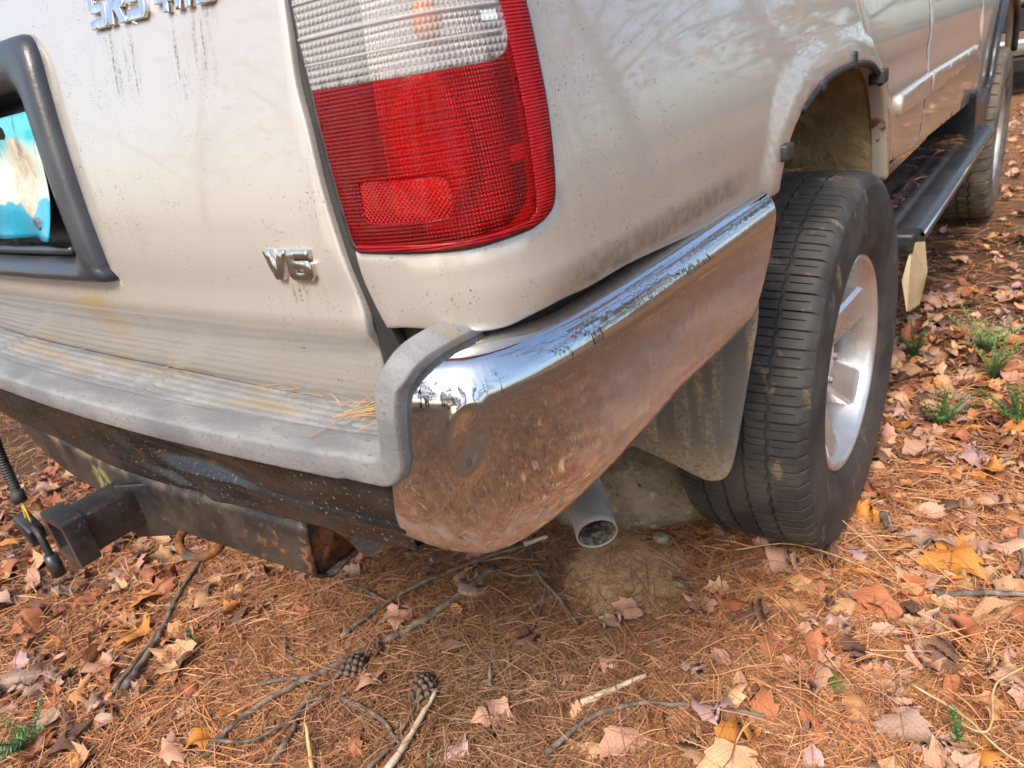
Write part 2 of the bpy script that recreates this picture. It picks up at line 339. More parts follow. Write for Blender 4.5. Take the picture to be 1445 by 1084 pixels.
# ------------------------------------------------------------------ body surface: s runs round the car at one height, z is height
def bez(a, b, c, d, n):
    t = np.linspace(0, 1, n)[:, None]; a, b, c, d = map(np.array, (a, b, c, d))
    return (1-t)**3*a+3*(1-t)**2*t*b+3*(1-t)*t*t*c+t**3*d
def plan():
    x = np.linspace(-.9, .70, 120); r = np.stack([x, -1.045+.02*(x/.70)**2], 1); A = r[-1]; B = np.array([.832, -.88])
    c = bez(A, A+np.array([.092, .092*.056]), B-np.array([.004, .10]), B, 60)
    s = bez(B, B+np.array([.006, .25]), (.842, 0), (.842, .5), 60); d = bez((.842, .5), (.842, 1.2), (.846, 2.2), (.836, 3.6), 90)
    return np.concatenate([r, c[1:], s[1:], d[1:]])
PL = plan(); SL = np.concatenate([[0], np.cumsum(np.linalg.norm(np.diff(PL, axis=0), axis=1))]); SL -= np.interp(0, PL[:120, 0], SL[:120])
_t = np.gradient(PL, axis=0); _t /= np.linalg.norm(_t, axis=1)[:, None]; NL = np.stack([_t[:, 1], -_t[:, 0]], 1)
def off(z, s):
    k = np.clip((1.6-s)/.6, .06, 1); a = np.maximum(z-.90, 0); l = np.maximum(.86-z, 0); return .10*a+.30*a**2+1.6*k*l**2
def PS(s):
    s = np.asarray(s, float); p = np.stack([np.interp(s, SL, PL[:, 0]), np.interp(s, SL, PL[:, 1])], -1)
    n = np.stack([np.interp(s, SL, NL[:, 0]), np.interp(s, SL, NL[:, 1])], -1); return p, n/np.linalg.norm(n, axis=-1, keepdims=True)
def S(s, z, h=0.0):
    s = np.asarray(s, float); z = np.asarray(z, float); p, n = PS(s); q = p+n*(np.asarray(h)-off(z, s))[..., None]; return np.concatenate([q, z[..., None]], -1)

def inside(P, poly):
    x, y = P[:, 0], P[:, 1]; r = np.zeros(len(P), bool); a = np.asarray(poly); b = np.roll(a, -1, 0)
    for (x0, y0), (x1, y1) in zip(a, b):
        if y0 == y1: continue
        c = ((y0 > y) != (y1 > y)) & (x < (x1-x0)*(y-y0)/(y1-y0)+x0); r ^= c
    return r
def dens(poly, d):
    out = []; P = np.asarray(poly, float)
    for a, b in zip(P, np.roll(P, -1, 0)):
        k = max(1, int(np.linalg.norm(b-a)/d)); out += [a+(b-a)*t for t in np.linspace(0, 1, k, endpoint=False)]
    return np.array(out)
def dist_to(P, line):
    line = np.asarray(line); d = np.full(len(P), 9.0)
    for a, b in zip(line[:-1], line[1:]):
        ab = b-a; t = np.clip(((P-a)@ab)/(ab@ab+1e-12), 0, 1); d = np.minimum(d, np.linalg.norm(P-a-t[:, None]*ab, axis=1))
    return d

def panel(name, outline, mat, parent, holes=(), g=.014, h=0.0, edge=.003, depth=.018, hfun=None, mapf=S):
    """a sheet of bodywork cut to an outline in (s, z), with its edges rolled inwards"""
    loops = [dens(outline, g*.6)]+[dens(q, g*.6) for q in holes]
    area = lambda q: .5*np.sum(q[:, 0]*np.roll(q[:, 1], -1)-np.roll(q[:, 0], -1)*q[:, 1])
    loops = [l if (area(l) > 0) == (i == 0) else l[::-1] for i, l in enumerate(loops)]
    lo, hi = loops[0].min(0), loops[0].max(0)
    X, Y = np.meshgrid(np.arange(lo[0]+g*.5, hi[0], g), np.arange(lo[1]+g*.5, hi[1], g)); G = np.stack([X.ravel(), Y.ravel()], 1)
    ok = inside(G, loops[0])
    for q in loops[1:]: ok &= ~inside(G, q)
    G = G[ok]
    for q in loops: G = G[dist_to(G, np.concatenate([q, q[:1]])) > g*.45]
    pts = np.concatenate(loops+[G]); ed, o = [], 0
    for q in loops: ed += [(o+i, o+(i+1) % len(q)) for i in range(len(q))]; o += len(q)
    r = geometry.delaunay_2d_cdt([Vector(p) for p in pts], ed, [], 0, 1e-7)
    V2 = np.array([p[:] for p in r[0]]); T = np.array([t for t in r[2]]); c = V2[T].mean(1); k = inside(c, loops[0])
    for q in loops[1:]: k &= ~inside(c, q)
    T = [tuple(t) for t in T[k]]
    hf = (lambda P: hfun(P)) if hfun else (lambda P: np.zeros(len(P)))
    V = [mapf(V2[:, 0], V2[:, 1], h+hf(V2))]; UV = [V2]; F = list(T); n0 = len(V2)
    for q in loops:
        tg = np.roll(q, -1, 0)-np.roll(q, 1, 0); tg /= np.linalg.norm(tg, axis=1)[:, None]+1e-12; m = np.stack([tg[:, 1], -tg[:, 0]], 1); L = len(q)
        rings = [(0, 0), (edge*.6, edge*.25), (edge, edge), (edge, depth)]
        for a, b in rings:
            V.append(mapf(q[:, 0]+m[:, 0]*a, q[:, 1]+m[:, 1]*a, h+hf(q)-b)); UV.append(q)
        for ri in range(3):
            A = n0+ri*L; B = A+L
            F += [(A+i, B+i, B+(i+1) % L, A+(i+1) % L) for i in range(L)]
        n0 += 4*L
    V = np.concatenate(V); UV = np.concatenate(UV)
    # weld the first ring to the sheet
    key = {}; remap = np.arange(len(V))
    for i, p in enumerate(np.round(V, 6)):
        remap[i] = key.setdefault(tuple(p), i)
    F = [tuple(remap[i] for i in f) for f in F]; F = [f for f in F if len(set(f)) == len(f)]
    used = np.unique([i for f in F for i in f]); inv = -np.ones(len(V), int); inv[used] = np.arange(len(used))
    return mk(name, V[used], [tuple(inv[i] for i in f) for f in F], mat, parent, uv=UV[used])

# ------------------------------------------------------------------ ground
def gz(x, y):
    x = np.asarray(x, float); y = np.asarray(y, float)
    z = .010*np.sin(3.1*x+1.3*y)+.008*np.sin(5.3*y-2.2*x+1)+.004*np.sin(13*x+7*y)+.004*np.sin(17*y-11*x)-.012
    z = z+.05*np.exp(-((x-.46)**2+(y+.30)**2)/.03)-.02*np.exp(-((x-.45)**2+(y+.75)**2)/.05)
    return z+.012*np.exp(-((x-.75)**2+(y)**2)/.06)
def build_ground():
    a = np.concatenate([[-120, -60, -30, -16, -9, -6], np.arange(-4, 3.01, .05), [4, 6, 9, 16, 30, 60, 120]])
    b = np.concatenate([[-120, -60, -30, -16, -9, -6, -4, -3], np.arange(-2, 5.01, .05), [6, 7, 8, 10, 13, 17, 30, 60, 120]])
    X, Y = np.meshgrid(a, b, indexing='ij'); Z = gz(X, Y)
    v = np.stack([X.ravel(), Y.ravel(), Z.ravel()], 1); f = grid_faces(len(a), len(b))
    mk("ground", v, f, "ground", kind="structure")
build_ground()

# ------------------------------------------------------------------ the car
car = empty("parked_car", (0, 0, 0), "champagne beige SUV with chrome rear bumper and muddy wheels, parked on leaf litter", "car")
GATE_R = np.array([-.0065, 0])+spl([(.640, 1.26), (.651, 1.11), (.653, 1.05), (.660, 1.012), (.666, .964), (.675, .919), (.684, .878), (.6885, .855), (.687, .83), (.683, .805), (.672, .775), (.650, .752), (.61, .745)], 5)
gate = np.concatenate([GATE_R, [(.31, .752), (-.31, .752)], (GATE_R*[-1, 1])[::-1]])
REC = np.array([(.232, .878), (.248, .884), (.253, .897), (.242, .95), (.226, 1.03), (.211, 1.10), (.204, 1.130), (.191, 1.152), (.168, 1.161), (.12, 1.163), (.06, 1.164)])
rec = np.concatenate([REC, (REC*[-1, 1])[::-1]]); recs = spl(rec, 4, True)
def gate_h(P):
    # soft fold above the bumper and a slightly swelling centre
    return .004*np.exp(-((P[:, 1]-.845)/.018)**2)-.006*np.clip((.84-P[:, 1])/.02, 0, 1)
tail = panel("tailgate", gate, "paint", car, holes=[recs], g=.013, edge=.0028, depth=.010, hfun=gate_h)
# plate surround
inn = np.array([(.150, .905), (.168, .908), (.176, .92), (.168, .96), (.150, 1.03), (.136, 1.075), (.128, 1.092), (.112, 1.101), (.08, 1.103), (.04, 1.104)])
inner = spl(np.concatenate([inn, (inn*[-1, 1])[::-1]]), 4, True)
def ring_between(name, A, B, mat, parent, prof, n=360):
    def rs(q):
        q = dens(q, .002); c = np.array([0, 1.01]); a = np.arctan2((q[:, 1]-c[1])*1.35, q[:, 0]-c[0]); k = np.argsort(a); t = np.linspace(-math.pi, math.pi, n, endpoint=False)
        return np.stack([np.interp(t, a[k], q[k, 0], period=2*math.pi), np.interp(t, a[k], q[k, 1], period=2*math.pi)], 1)
    A, B = rs(A), rs(B); V = []
    for f, h in prof:
        q = A+(B-A)*f; V.append(S(q[:, 0], q[:, 1], h))
    k = len(prof); V = np.stack(V, 1).reshape(-1, 3)
    return mk(name, V, [tuple(reversed(q)) for q in grid_faces(n, k, True)], mat, parent)
fr = ring_between("plate_surround", recs, inner, "frame", car, [(0, -.012), (-.01, .002), (.02, .010), (.08, .015), (.2, .018), (.45, .016), (.7, .011), (.9, .004), (1.0, -.008), (1.03, -.02), (1.05, -.045)])
panel("plate_recess", inner*1.0+np.array([0, 0]), "frame", car, g=.02, h=-.045, depth=.01)
lip = mk("recess_lip", *tube(np.concatenate([S(np.linspace(-.15, .155, 30), np.full(30, .913), -.006)]), .006, 8), "frame", fr)
# number plate, bent at its free corner
nu, nv = 40, 22; V = []
for i in range(nu):
    for j in range(nv):
        x = -.1525+.305*i/(nu-1); z = -.076+.152*j/(nv-1)
        cx, cz = abs(x)-(.1525-.012), abs(z)-(.076-.012)
        if cx > 0 and cz > 0 and math.hypot(cx, cz) > .012: r = .012/math.hypot(cx, cz); x = math.copysign(.1405+cx*r, x); z = math.copysign(.064+cz*r, z)
        y = .012*(z/.076)-.0105*max(0, (x-.06)/.09)**2*max(0, -z/.076+.3)+.003*math.sin(40*x)*max(0, -z/.05)+.0025*math.sin(55*z+20*x)
        V.append((x, y, z))
pl = mk("number_plate", V, [tuple(q) for q in grid_faces(nu, nv)], "plate", car, loc=(0, -1.030, 1.006))
pl.modifiers.new("thick", 'SOLIDIFY').thickness = .0012
for x, z in ((.113, -.055), (.092, .058)):
    hexv, hexf = tube([(x, -.016-(.006 if z < 0 else 0), z), (x, -.008, z)], [.0075, .0085], 6); mk("bolt", hexv, hexf, "bolt" if z < 0 else "gasket", pl, smooth=False)  # lower one is the bolt; upper black disc stands for an open hole

# badges: block letters cut to outline, faces proud of the gate with rolled edges
GL = {
 'V': (.95, [(0, 1), (.28, 1), (.50, .36), (.66, 1), (.95, 1), (.66, 0), (.36, 0)], []),
 '6': (1.0, [(.12, 0), (.88, 0), (1, .12), (1, .52), (.88, .64), (.30, .64), (.30, .78), (.97, .78), (.97, 1), (.12, 1), (0, .88), (0, .12)], [[(.30, .21), (.70, .21), (.70, .43), (.30, .43)]]),
 'S': (1.0, [(0, 0), (.90, 0), (1, .10), (1, .50), (.90, .60), (.25, .60), (.25, .82), (1, .82), (1, 1), (.10, 1), (0, .90), (0, .52), (.10, .42), (.75, .42), (.75, .19), (0, .19)], []),
 'R': (1.0, [(0, 0), (.28, 0), (.28, .36), (.42, .36), (.70, 0), (1.02, 0), (.72, .38), (.88, .40), (1, .52), (1, .88), (.88, 1), (0, 1)], [[(.28, .57), (.72, .57), (.72, .78), (.28, .78)]]),
 '5': (1.0, [(0, 0), (.88, 0), (1, .12), (1, .53), (.88, .65), (.29, .65), (.29, .79), (1, .79), (1, 1), (0, 1), (0, .44), (.71, .44), (.71, .22), (0, .22)], []),
 '4': (1.0, [(.58, 0), (.86, 0), (.86, .24), (1, .24), (1, .45), (.86, .45), (.86, 1), (.55, 1), (0, .45), (0, .24), (.58, .24)], [[(.30, .45), (.58, .45), (.58, .76)]]),
 'W': (1.4, [(0, 1), (.26, 1), (.40, .40), (.56, .95), (.84, .95), (1.0, .40), (1.14, 1), (1.4, 1), (1.16, 0), (.86, 0), (.70, .55), (.54, 0), (.24, 0)], []),
 'D': (1.0, [(0, 0), (.85, 0), (1, .15), (1, .85), (.85, 1), (0, 1)], [[(.28, .22), (.72, .22), (.72, .78), (.28, .78)]])}
def badge(txt, s0, z0, hgt, wid, gap, label, slope=0.0):
    parts = []; x = s0
    for ch_ in txt:
        w, o, hs = GL[ch_]; f = lambda q: np.array([(x+px_*wid, z0+slope*(x-s0+px_*wid)+pz_*hgt) for px_, pz_ in q])
        ob = panel("badge", f(o), "badge", None, holes=[f(q) for q in hs], g=.006, h=.0055, edge=.0014, depth=.007)
        parts.append((np.array([v.co[:] for v in ob.data.vertices]), [tuple(p.vertices) for p in ob.data.polygons])); bpy.data.objects.remove(ob); x += w*wid+gap
    auto(mk("badge", *join(*parts), "badge", tail, label=label), 30)
badge("V6", .5725, .8905, .0255, .0310, .003, "chrome V6 badge"); badge("SR5", .345, 1.1385, .034, .0325, .0045, "chrome SR5 badge", -.05); badge("4WD", .470, 1.1315, .034, .0245, .004, "chrome 4WD badge", -.05)

# tail lamp
LL = [(.640, 1.27), (.652, 1.16), (.660, 1.109), (.664, 1.079), (.671, 1.044), (.679, .994), (.688, .948), (.6935, .920)]
LB = [(.699, .9165), (.748, .9145), (.798, .912), (.828, .9135), (.855, .9155)]
LC = [(.868, .919), (.878, .925), (.884, .935)]
LR = [(.890, .956), (.899, .998), (.904, 1.039), (.908, 1.079), (.912, 1.16), (.918, 1.27)]
lampO = np.concatenate([spl(LL, 3), spl(LB, 3), spl(LC+LR, 3)])
lamp = panel("tail_lamp", lampO, "refl", car, g=.012, h=-.045, depth=.012)
lamp["label"] = "tail lamp with clear upper lens and red lower lens"
def lamp_h(P):   # the cluster stands a little proud and swells across its face
    return .004+0*P[:, 0]
def sL(z): return float(np.interp(z, [p[1] for p in LL[::-1]], [p[0] for p in LL[::-1]]))
def sR(z): return float(np.interp(z, [p[1] for p in [(.884, .935)]+LR], [p[0] for p in [(.884, .935)]+LR]))
gp = .0008
rev = [(sL(1.0425)+gp, 1.0425), (.774, 1.0402), (.845, 1.0398)]+list(spl([(.858, 1.041), (.869, 1.045), (.875, 1.053), (.877, 1.064)], 3))+[(.880, 1.13)]+[(sL(1.13)+gp, 1.13), (sL(1.079)+gp, 1.079)]
panel("reverse_lens", rev, "white", lamp, g=.008, h=.004, edge=.001, depth=.006)
for zz in (1.079, 1.060, 1.104):   # moulded ribs across the clear lens
    a = np.linspace(sL(zz)+.002, .875 if zz > 1.06 else .870, 40); mk("lens_rib", *tube(S(a, np.full(40, zz)-(.001*np.sin(a*9)), .0045), .0014 if zz == 1.079 else .0008, 6), "white", lamp, uv=None)
panel("indicator_lens", [(sL(1.132), 1.132), (.880, 1.132), (.884, 1.268), (.641, 1.268)], "white", lamp, g=.014, h=.004, edge=.001, depth=.006)
rfl = spl([(.714, .9705), (.745, .970), (.782, .9685), (.7915, .9655), (.7945, .957), (.794, .944), (.7905, .9375), (.782, .935), (.745, .9355), (.722, .937), (.7135, .940), (.711, .948), (.7105, .961)], 3, True)
brk = [(sL(1.041)+gp, 1.041)]+[(sL(z)+gp, z) for z in (1.02, .994, .96, .935)]+[(.6965, .9215), (.748, .9195), (.798, .917), (.828, .9185), (.852, .9205), (.861, .926), (.865, .940), (.868, .963), (.873, 1.0), (.876, 1.045), (.8765, 1.0545), (.870, 1.0435), (.858, 1.0395), (.845, 1.0383), (.774, 1.0387)]
panel("brake_lens", brk, "red", lamp, holes=[rfl], g=.009, h=.004, edge=.001, depth=.006)
panel("reflector", rfl, "redprism", lamp, g=.009, h=.0025, edge=.0015, depth=.006)
side = [(.8785, 1.268), (.8795, 1.08), (.8785, 1.055), (.8775, 1.045), (.8745, 1.0), (.8695, .963), (.8665, .940), (.862, .9245), (.853, .9190), (.828, .917), (.798, .9155), (.748, .918), (.697, .920), (.699, .9165), (.748, .9145), (.798, .912), (.828, .9135), (.855, .9155)]+[tuple(p) for p in spl(LC+LR, 3)]
panel("side_marker_band", side, "redside", lamp, g=.007, h=.0045, edge=.001, depth=.008)
q = np.concatenate([lampO, lampO[:1]]); mk("gasket", *tube(S(q[:, 0], q[:, 1], .001), .0036, 6, False), "gasket", lamp)
# lamp bulbs bowl: a dished mirror behind the brake lens
bowlV = []; nb = 28
for i in range(10):
    for j in range(nb):
        r = i/9; a = 2*math.pi*j/nb; bowlV.append(S(.775+.074*r*math.cos(a), .985+.056*r*math.sin(a), -.036+.026*r*r*(1-r*r)-.008*r*r))
mk("bulb_bowl", bowlV, [(i*nb+j, (i+1)*nb+j, (i+1)*nb+(j+1) % nb, i*nb+(j+1) % nb) for i in range(9) for j in range(nb)], "refl", lamp, uv=[(.775+.055*(i/9)*math.cos(2*math.pi*j/nb), .985+.045*(i/9)*math.sin(2*math.pi*j/nb)) for i in range(10) for j in range(nb)])
bp_ = S(.80, 1.075, -.02); bs = bmesh.new(); bmesh.ops.create_uvsphere(bs, u_segments=14, v_segments=10, radius=.012)
mk("bulb", np.array([v.co[:] for v in bs.verts])*[1, 1, 1.3]+bp_, [tuple(v.index for v in f.verts) for f in bs.faces], m_simple("amber_bulb", (.8, .22, .02), (.85, .28, .03), 20, .2), lamp); bs.free()

# rear quarter panel with the wheel arch
ARCH = spl([(1.396, .822), (1.402, .836), (1.424, .866), (1.458, .893), (1.514, .917), (1.601, .936), (1.68, .944), (1.80, .945), (1.905, .936), (1.965, .914), (2.018, .865), (2.056, .80), (2.072, .74), (2.085, .69)], 6)
GAP = spl([(2.112, .690), (2.104, .738), (2.091, .801), (2.052, .869), (2.0, .922), (1.948, .960), (1.930, .987), (1.905, 1.039), (1.885, 1.10), (1.872, 1.26)], 5)
PBOT = spl([(.708, .8485), (.729, .850), (.766, .847), (.796, .842), (.819, .8415), (.844, .845), (.880, .848), (.917, .8465), (.998, .845), (1.139, .834), (1.271, .826), (1.38, .8205), (1.396, .822)], 4)
lr = np.concatenate([spl(LC+LR, 3)[::-1]+[.0045, 0], spl(LB, 3)[::-1]-[0, .0045]])
quarter = np.concatenate([[(.6925, .9125), (.696, .887), (.702, .866)], PBOT, ARCH[1:], GAP, [(.924, 1.26)], lr[1:]])
def q_h(P):
    d = dist_to(P, ARCH[6:]); h = .008*np.clip((.052-d)/.014, 0, 1)**2*(3-2*np.clip((.052-d)/.014, 0, 1))
    return h+.003*np.exp(-((P[:, 1]-.868)/.012)**2)*np.clip((P[:, 0]-.72)/.1, 0, 1)*np.clip((1.35-P[:, 0])/.2, 0, 1)
qp = panel("quarter_panel", quarter, "paint", car, g=.013, edge=.004, depth=.028, hfun=q_h)
panel("jamb", [(.60, .70), (.735, .70), (.735, .93), (.70, .93), (.67, 1.26), (.60, 1.26)], "jamb", car, g=.03, h=-.026, depth=.02)
_zz = np.linspace(1.25, .79, 40); _gr = np.stack([np.interp(_zz, GATE_R[::-1, 1], GATE_R[::-1, 0]), _zz], 1); _lx = np.interp(_zz, [.79, .848, .866, .887, .914]+[p[1] for p in LL[::-1]], [.718, .706, .700, .694, .692]+[p[0] for p in LL[::-1]])
panel("gate_lamp_strip", np.concatenate([_gr+[.0032, 0], np.stack([_lx-.0035, _zz], 1)[::-1]]), "jamb", car, g=.006, h=-.007, edge=.001, depth=.01)  # dark grey strip filling the gap from tailgate edge to lamp
panel("bumper_filler", [(.70, .74), (1.40, .74), (1.40, .86), (.70, .86)], "under", car, g=.03, h=-.020, depth=.02)
panel("shaded_door_jamb", [(2.10, .70), (2.75, .70), (2.75, 1.25), (1.84, 1.25), (1.84, 1.0), (1.93, .968), (2.0, .938), (2.06, .875), (2.095, .80)], "gasket", car, g=.06, h=-.024, depth=.01)  # stands in for the jamb; coloured black so the door gap reads shaded
panel("door_gap_shade", np.concatenate([GAP[:-1]+[.0045, 0], (GAP[:-1]+[.0125, 0])[::-1]]), "gasket", car, g=.004, h=-.003, edge=.0005, depth=.01)  # black strip painting the shade of the gap between quarter panel and door
# torn flare strip, clips and flange left round the arch
a = ARCH[(ARCH[:, 0] > 1.50) & (ARCH[:, 0] < 2.0)]
mk("arch_trim", *tube(S(a[:, 0], a[:, 1]-.004, .005+0*a[:, 0]), .0065, 8), "black", car)
for s_, z_, sz in ((1.412, .868, (.030, .030, .022)), (1.60, .930, (.02, .02, .016)), (1.80, .947, (.018, .018, .03)), (1.985, .902, (.028, .04, .026))):
    c = S(s_, z_, .003); mk("trim_clip", *box(tuple(c), sz, .004), "black", car)
W = []
for o_ in np.linspace(0, .33, 7):
    W.append(S(ARCH[:, 0], ARCH[:, 1]+.004, -.004-o_)*1.0)
well = np.stack(W, 1); mk("wheel_well", well.reshape(-1, 3), [q for q in grid_faces(len(ARCH), 7)], "well", car)
nn = len(ARCH); inner_w = S(ARCH[:, 0], ARCH[:, 1]+.004, -.334*np.ones(nn)); cc = np.array([[.47, .02, .62]]); cv = np.concatenate([inner_w, cc, [[inner_w[0, 0], inner_w[0, 1], .45]], [[inner_w[-1, 0], inner_w[-1, 1], .45]]])
mk("well_wall", cv, [(i, i+1, nn) for i in range(nn-1)]+[(nn+1, 0, nn), (nn-1, nn+2, nn), (nn+2, nn+1, nn)], "well", car)

# doors and front fender
D2 = spl([(2.50, .688), (2.535, .76), (2.552, .82), (2.562, .90), (2.60, 1.0), (2.605, 1.26)], 4)
DB = [(2.128, .716), (2.30, .702)]
door_r = np.concatenate([DB, D2, (GAP+[.017, 0])[::-1][:-4]])
dr = panel("rear_door", door_r, "paint", car, g=.022, edge=.005, depth=.03, hfun=lambda P: -.006*np.exp(-((P[:, 1]-.90)/.03)**2))
FD = spl([(3.56, .655), (3.60, .75), (3.62, .9), (3.60, 1.26)], 4)
door_f = np.concatenate([[(2.512, .690)], FD, (D2+[.010, 0])[::-1][:-1]])
df = panel("front_door", door_f, "paint", car, g=.03, edge=.005, depth=.03, hfun=lambda P: -.006*np.exp(-((P[:, 1]-.90)/.03)**2))
FA = spl([(3.66, .62), (3.92, .66), (3.985, .78), (4.10, .885), (4.27, .945), (4.48, .965), (4.70, .95), (4.90, .86), (4.98, .70)], 5)
fen = np.concatenate([[(3.572, .655)], FA, [(5.25, .70), (5.25, 1.20), (3.61, 1.26)], (FD+[.010, 0])[::-1][1:-1]])
ff = panel("front_fender", fen, "paint", car, g=.04, edge=.005, depth=.03)
mk("arch_flare", *tube(S(FA[4:, 0], FA[4:, 1], .012), .014, 8), "frame", ff)
for d_, pts in ((dr, [(2.19, .802), (2.19, .838), (2.555, .842), (2.55, .800)]), (df, [(2.572, .800), (2.576, .842), (3.45, .838), (3.50, .815), (3.45, .796)])):
    panel("door_moulding", pts, "paint", d_, g=.02, h=.011, edge=.005, depth=.014)
# hidden rest of the shell: left side, glasshouse, roof, floor
def shell():
    lo = []; zs = [.72, .80, .90, 1.0, 1.1, 1.22, 1.26, 1.45, 1.62, 1.74, 1.80]
    ins = [.01, 0, 0, .012, .03, .065, .075, .16, .23, .30, .45]
    base = [(-.70, -1.02), (-.80, -.98), (-.832, -.88), (-.842, 0), (-.845, 1.2), (-.842, 2.2), (-.80, 3.3), (-.6, 3.45)]
    return base, zs, ins
base, zs, ins = shell(); V = []
for z_, i_ in zip(zs[:6], ins[:6]):
    for (x_, y_) in base: V.append((x_+i_*.9, y_+(i_*.5 if y_ < -.9 else 0), z_))
mk("left_flank", V, [(j*8+i, j*8+i+1, (j+1)*8+i+1, (j+1)*8+i) for j in range(5) for i in range(7)], "paint", car)
def loft(name, rings, mat, close=True):
    n = len(rings[0]); V = np.concatenate([np.array(r, float) for r in rings]); F = [(k*n+i, k*n+(i+1) % n, (k+1)*n+(i+1) % n, (k+1)*n+i) for k in range(len(rings)-1) for i in range(n)]
    if close: F.append(tuple(range((len(rings)-1)*n, len(rings)*n)))
    return mk(name, V, F, mat, car, smooth=False)
def rr(x0, x1, y0, y1, z, r=.08): 
    p = []
    for cx, cy, a0 in ((x1-r, y0+r, -90), (x1-r, y1-r, 0), (x0+r, y1-r, 90), (x0+r, y0+r, 180)):
        p += [(cx+r*math.cos(R_(a0+k*30)), cy+r*math.sin(R_(a0+k*30)), z) for k in range(4)]
    return p
loft("window_glass", [rr(-.77, .77, -.955, 2.05, 1.255), rr(-.66, .66, -.78, 1.55, 1.66)], "glass")
loft("roof", [rr(-.665, .665, -.79, 1.56, 1.655), rr(-.64, .64, -.76, 1.50, 1.73), rr(-.5, .5, -.6, 1.35, 1.765)], "paint")
loft("bonnet", [rr(-.80, .80, 1.9, 3.4, 1.10), rr(-.76, .76, 2.0, 3.3, 1.17), rr(-.6, .6, 2.1, 3.0, 1.19)], "paint")
mk("floor_pan", *box((0, 1.05, .62), (1.42, 3.9, .12), .03), "under", car)
for x_ in (-.5, .5): mk("chassis_rail", *box((x_, 1.05, .52), (.08, 3.5, .11), .01), "under", car)
mk("rear_axle", *tube([(-.62, 0, .37), (-.12, 0, .37), (0, 0, .37), (.12, 0, .37), (.62, 0, .37)], [.045, .05, .12, .05, .045], 14), "under", car)

# rear bumper
bump = tag(bpy.data.objects.new("rear_bumper", None), None); COL.objects.link(bump); bump.parent = car
ns, sec = 300, [(-.085, .834), (-.070, .8345), (-.052, .8345), (-.038, .834), (-.028, .832), (-.019, .8285), (-.012, .8235), (-.0065, .8165), (-.0025, .8085), (-.0003, .799), (.0008, .787), (.0018, .77), (.0022, .75), (.0020, .73), (.0012, .71), (0, .692), (-.003, .676), (-.009, .664), (-.020, .655), (-.034, .651), (-.05, .650)]
k_ = np.linspace(0, len(sec)-1, 64); _ss = spl(sec, 8); _ss = np.stack([np.interp(np.linspace(0, len(_ss)-1, 110), np.arange(len(_ss)), _ss[:, i]) for i in (0, 1)], 1)
for _ in range(8): _ss[1:-1] = .5*_ss[1:-1]+.25*(_ss[:-2]+_ss[2:])
osec, zsec = _ss[:, 0], _ss[:, 1]
BPL = spl([(.64, -1.074), (.70, -1.073), (.755, -1.070), (.790, -1.061), (.816, -1.040), (.833, -1.006), (.843, -.965), (.851, -.90), (.857, -.78), (.860, -.60), (.861, -.45), (.861, -.38)], 16)
_L = np.concatenate([[0], np.cumsum(np.linalg.norm(np.diff(BPL, axis=0), axis=1))]); BPL = np.stack([np.interp(np.linspace(0, _L[-1], 500), _L, BPL[:, i]) for i in (0, 1)], 1)
for _ in range(220): BPL[1:-1] = .5*BPL[1:-1]+.25*(BPL[:-2]+BPL[2:])
BSL = np.concatenate([[0], np.cumsum(np.linalg.norm(np.diff(BPL, axis=0), axis=1))])+.64; bt_ = np.gradient(BPL, axis=0); bt_ /= np.linalg.norm(bt_, axis=1)[:, None]
for _ in range(60): bt_[1:-1] = .5*bt_[1:-1]+.25*(bt_[:-2]+bt_[2:])
BNL = np.stack([bt_[:, 1], -bt_[:, 0]], 1)
def BPS(s): return np.stack([np.interp(s, BSL, BPL[:, i]) for i in (0, 1)], -1), np.stack([np.interp(s, BSL, BNL[:, i]) for i in (0, 1)], -1)
s_front = lambda y: float(np.interp(y, BPL[:, 1], BSL))
V, U = [], []
for t in np.linspace(0, 1, ns):
    send = np.interp(zsec, [.65, .69, .79, .834], [s_front(-.575), s_front(-.545), s_front(-.475), s_front(-.455)]); sbeg = np.interp(zsec, [.65, .70, .76, .80, .834], [.706, .712, .730, .748, .757]); s_ = sbeg+t*(send-sbeg)
    p, n = BPS(s_); zb = .634+.036*np.clip((s_-.80)/.30, 0, 1); z_ = zb+(zsec-.650)*(.8345-zb)/(.8345-.650)
    r = np.hypot((s_-.806-.25*(z_-.768))/.8, (z_-.768)*.62); ring = -.0034*np.exp(-(r/.011)**2)+.0016*np.exp(-((r-.019)/.005)**2)
    o = osec+ring; V.append(np.concatenate([p+n*o[:, None], z_[:, None]], 1)); U.append(np.stack([s_, z_], 1))
V = np.concatenate(V); U = np.concatenate(U)
ch = mk("chrome_corner", V, [tuple(reversed(q)) for q in grid_faces(ns, 110)], "chrome", bump, uv=U)
ch.modifiers.new("thick", 'SOLIDIFY').thickness = .003; ch["label"] = "dented chrome bumper corner"

def ynose(x): return -1.126+.044*(np.abs(x)/.73)**2.2
# step tread: ribs along the car's width
xs = np.unique(np.concatenate([np.linspace(-.74, .735, 180), [.243, .247, .273, .277, -.243, -.247, -.273, -.277]])); vs = np.linspace(0, 1, 90); V = []
for x in xs:
    y0 = -.985; y1 = float(ynose(x))+.018; smooth_strip = abs(abs(x)-.26) < .015 or abs(x) > .69
    for v in vs:
        y = y0+(y1-y0)*v; w = .75*np.clip((.69-abs(x))/.02, 0, 1); rib = 0.0
        if .10 < v < .86 and not smooth_strip:
            ph = (v-.10)/.76*7 % 1.0; rib = -.0035*np.clip(1-abs(ph-.5)/.20, 0, 1)**.5 if abs(ph-.5) < .20 else 0.0
        V.append((x, y, .748+rib-.004*v+.0012*math.sin(9*x)))
pd = mk("step_tread", V, [tuple(q) for q in grid_faces(len(xs), 90)], "pad", bump); pd["label"] = "grey ribbed rubber bumper step"
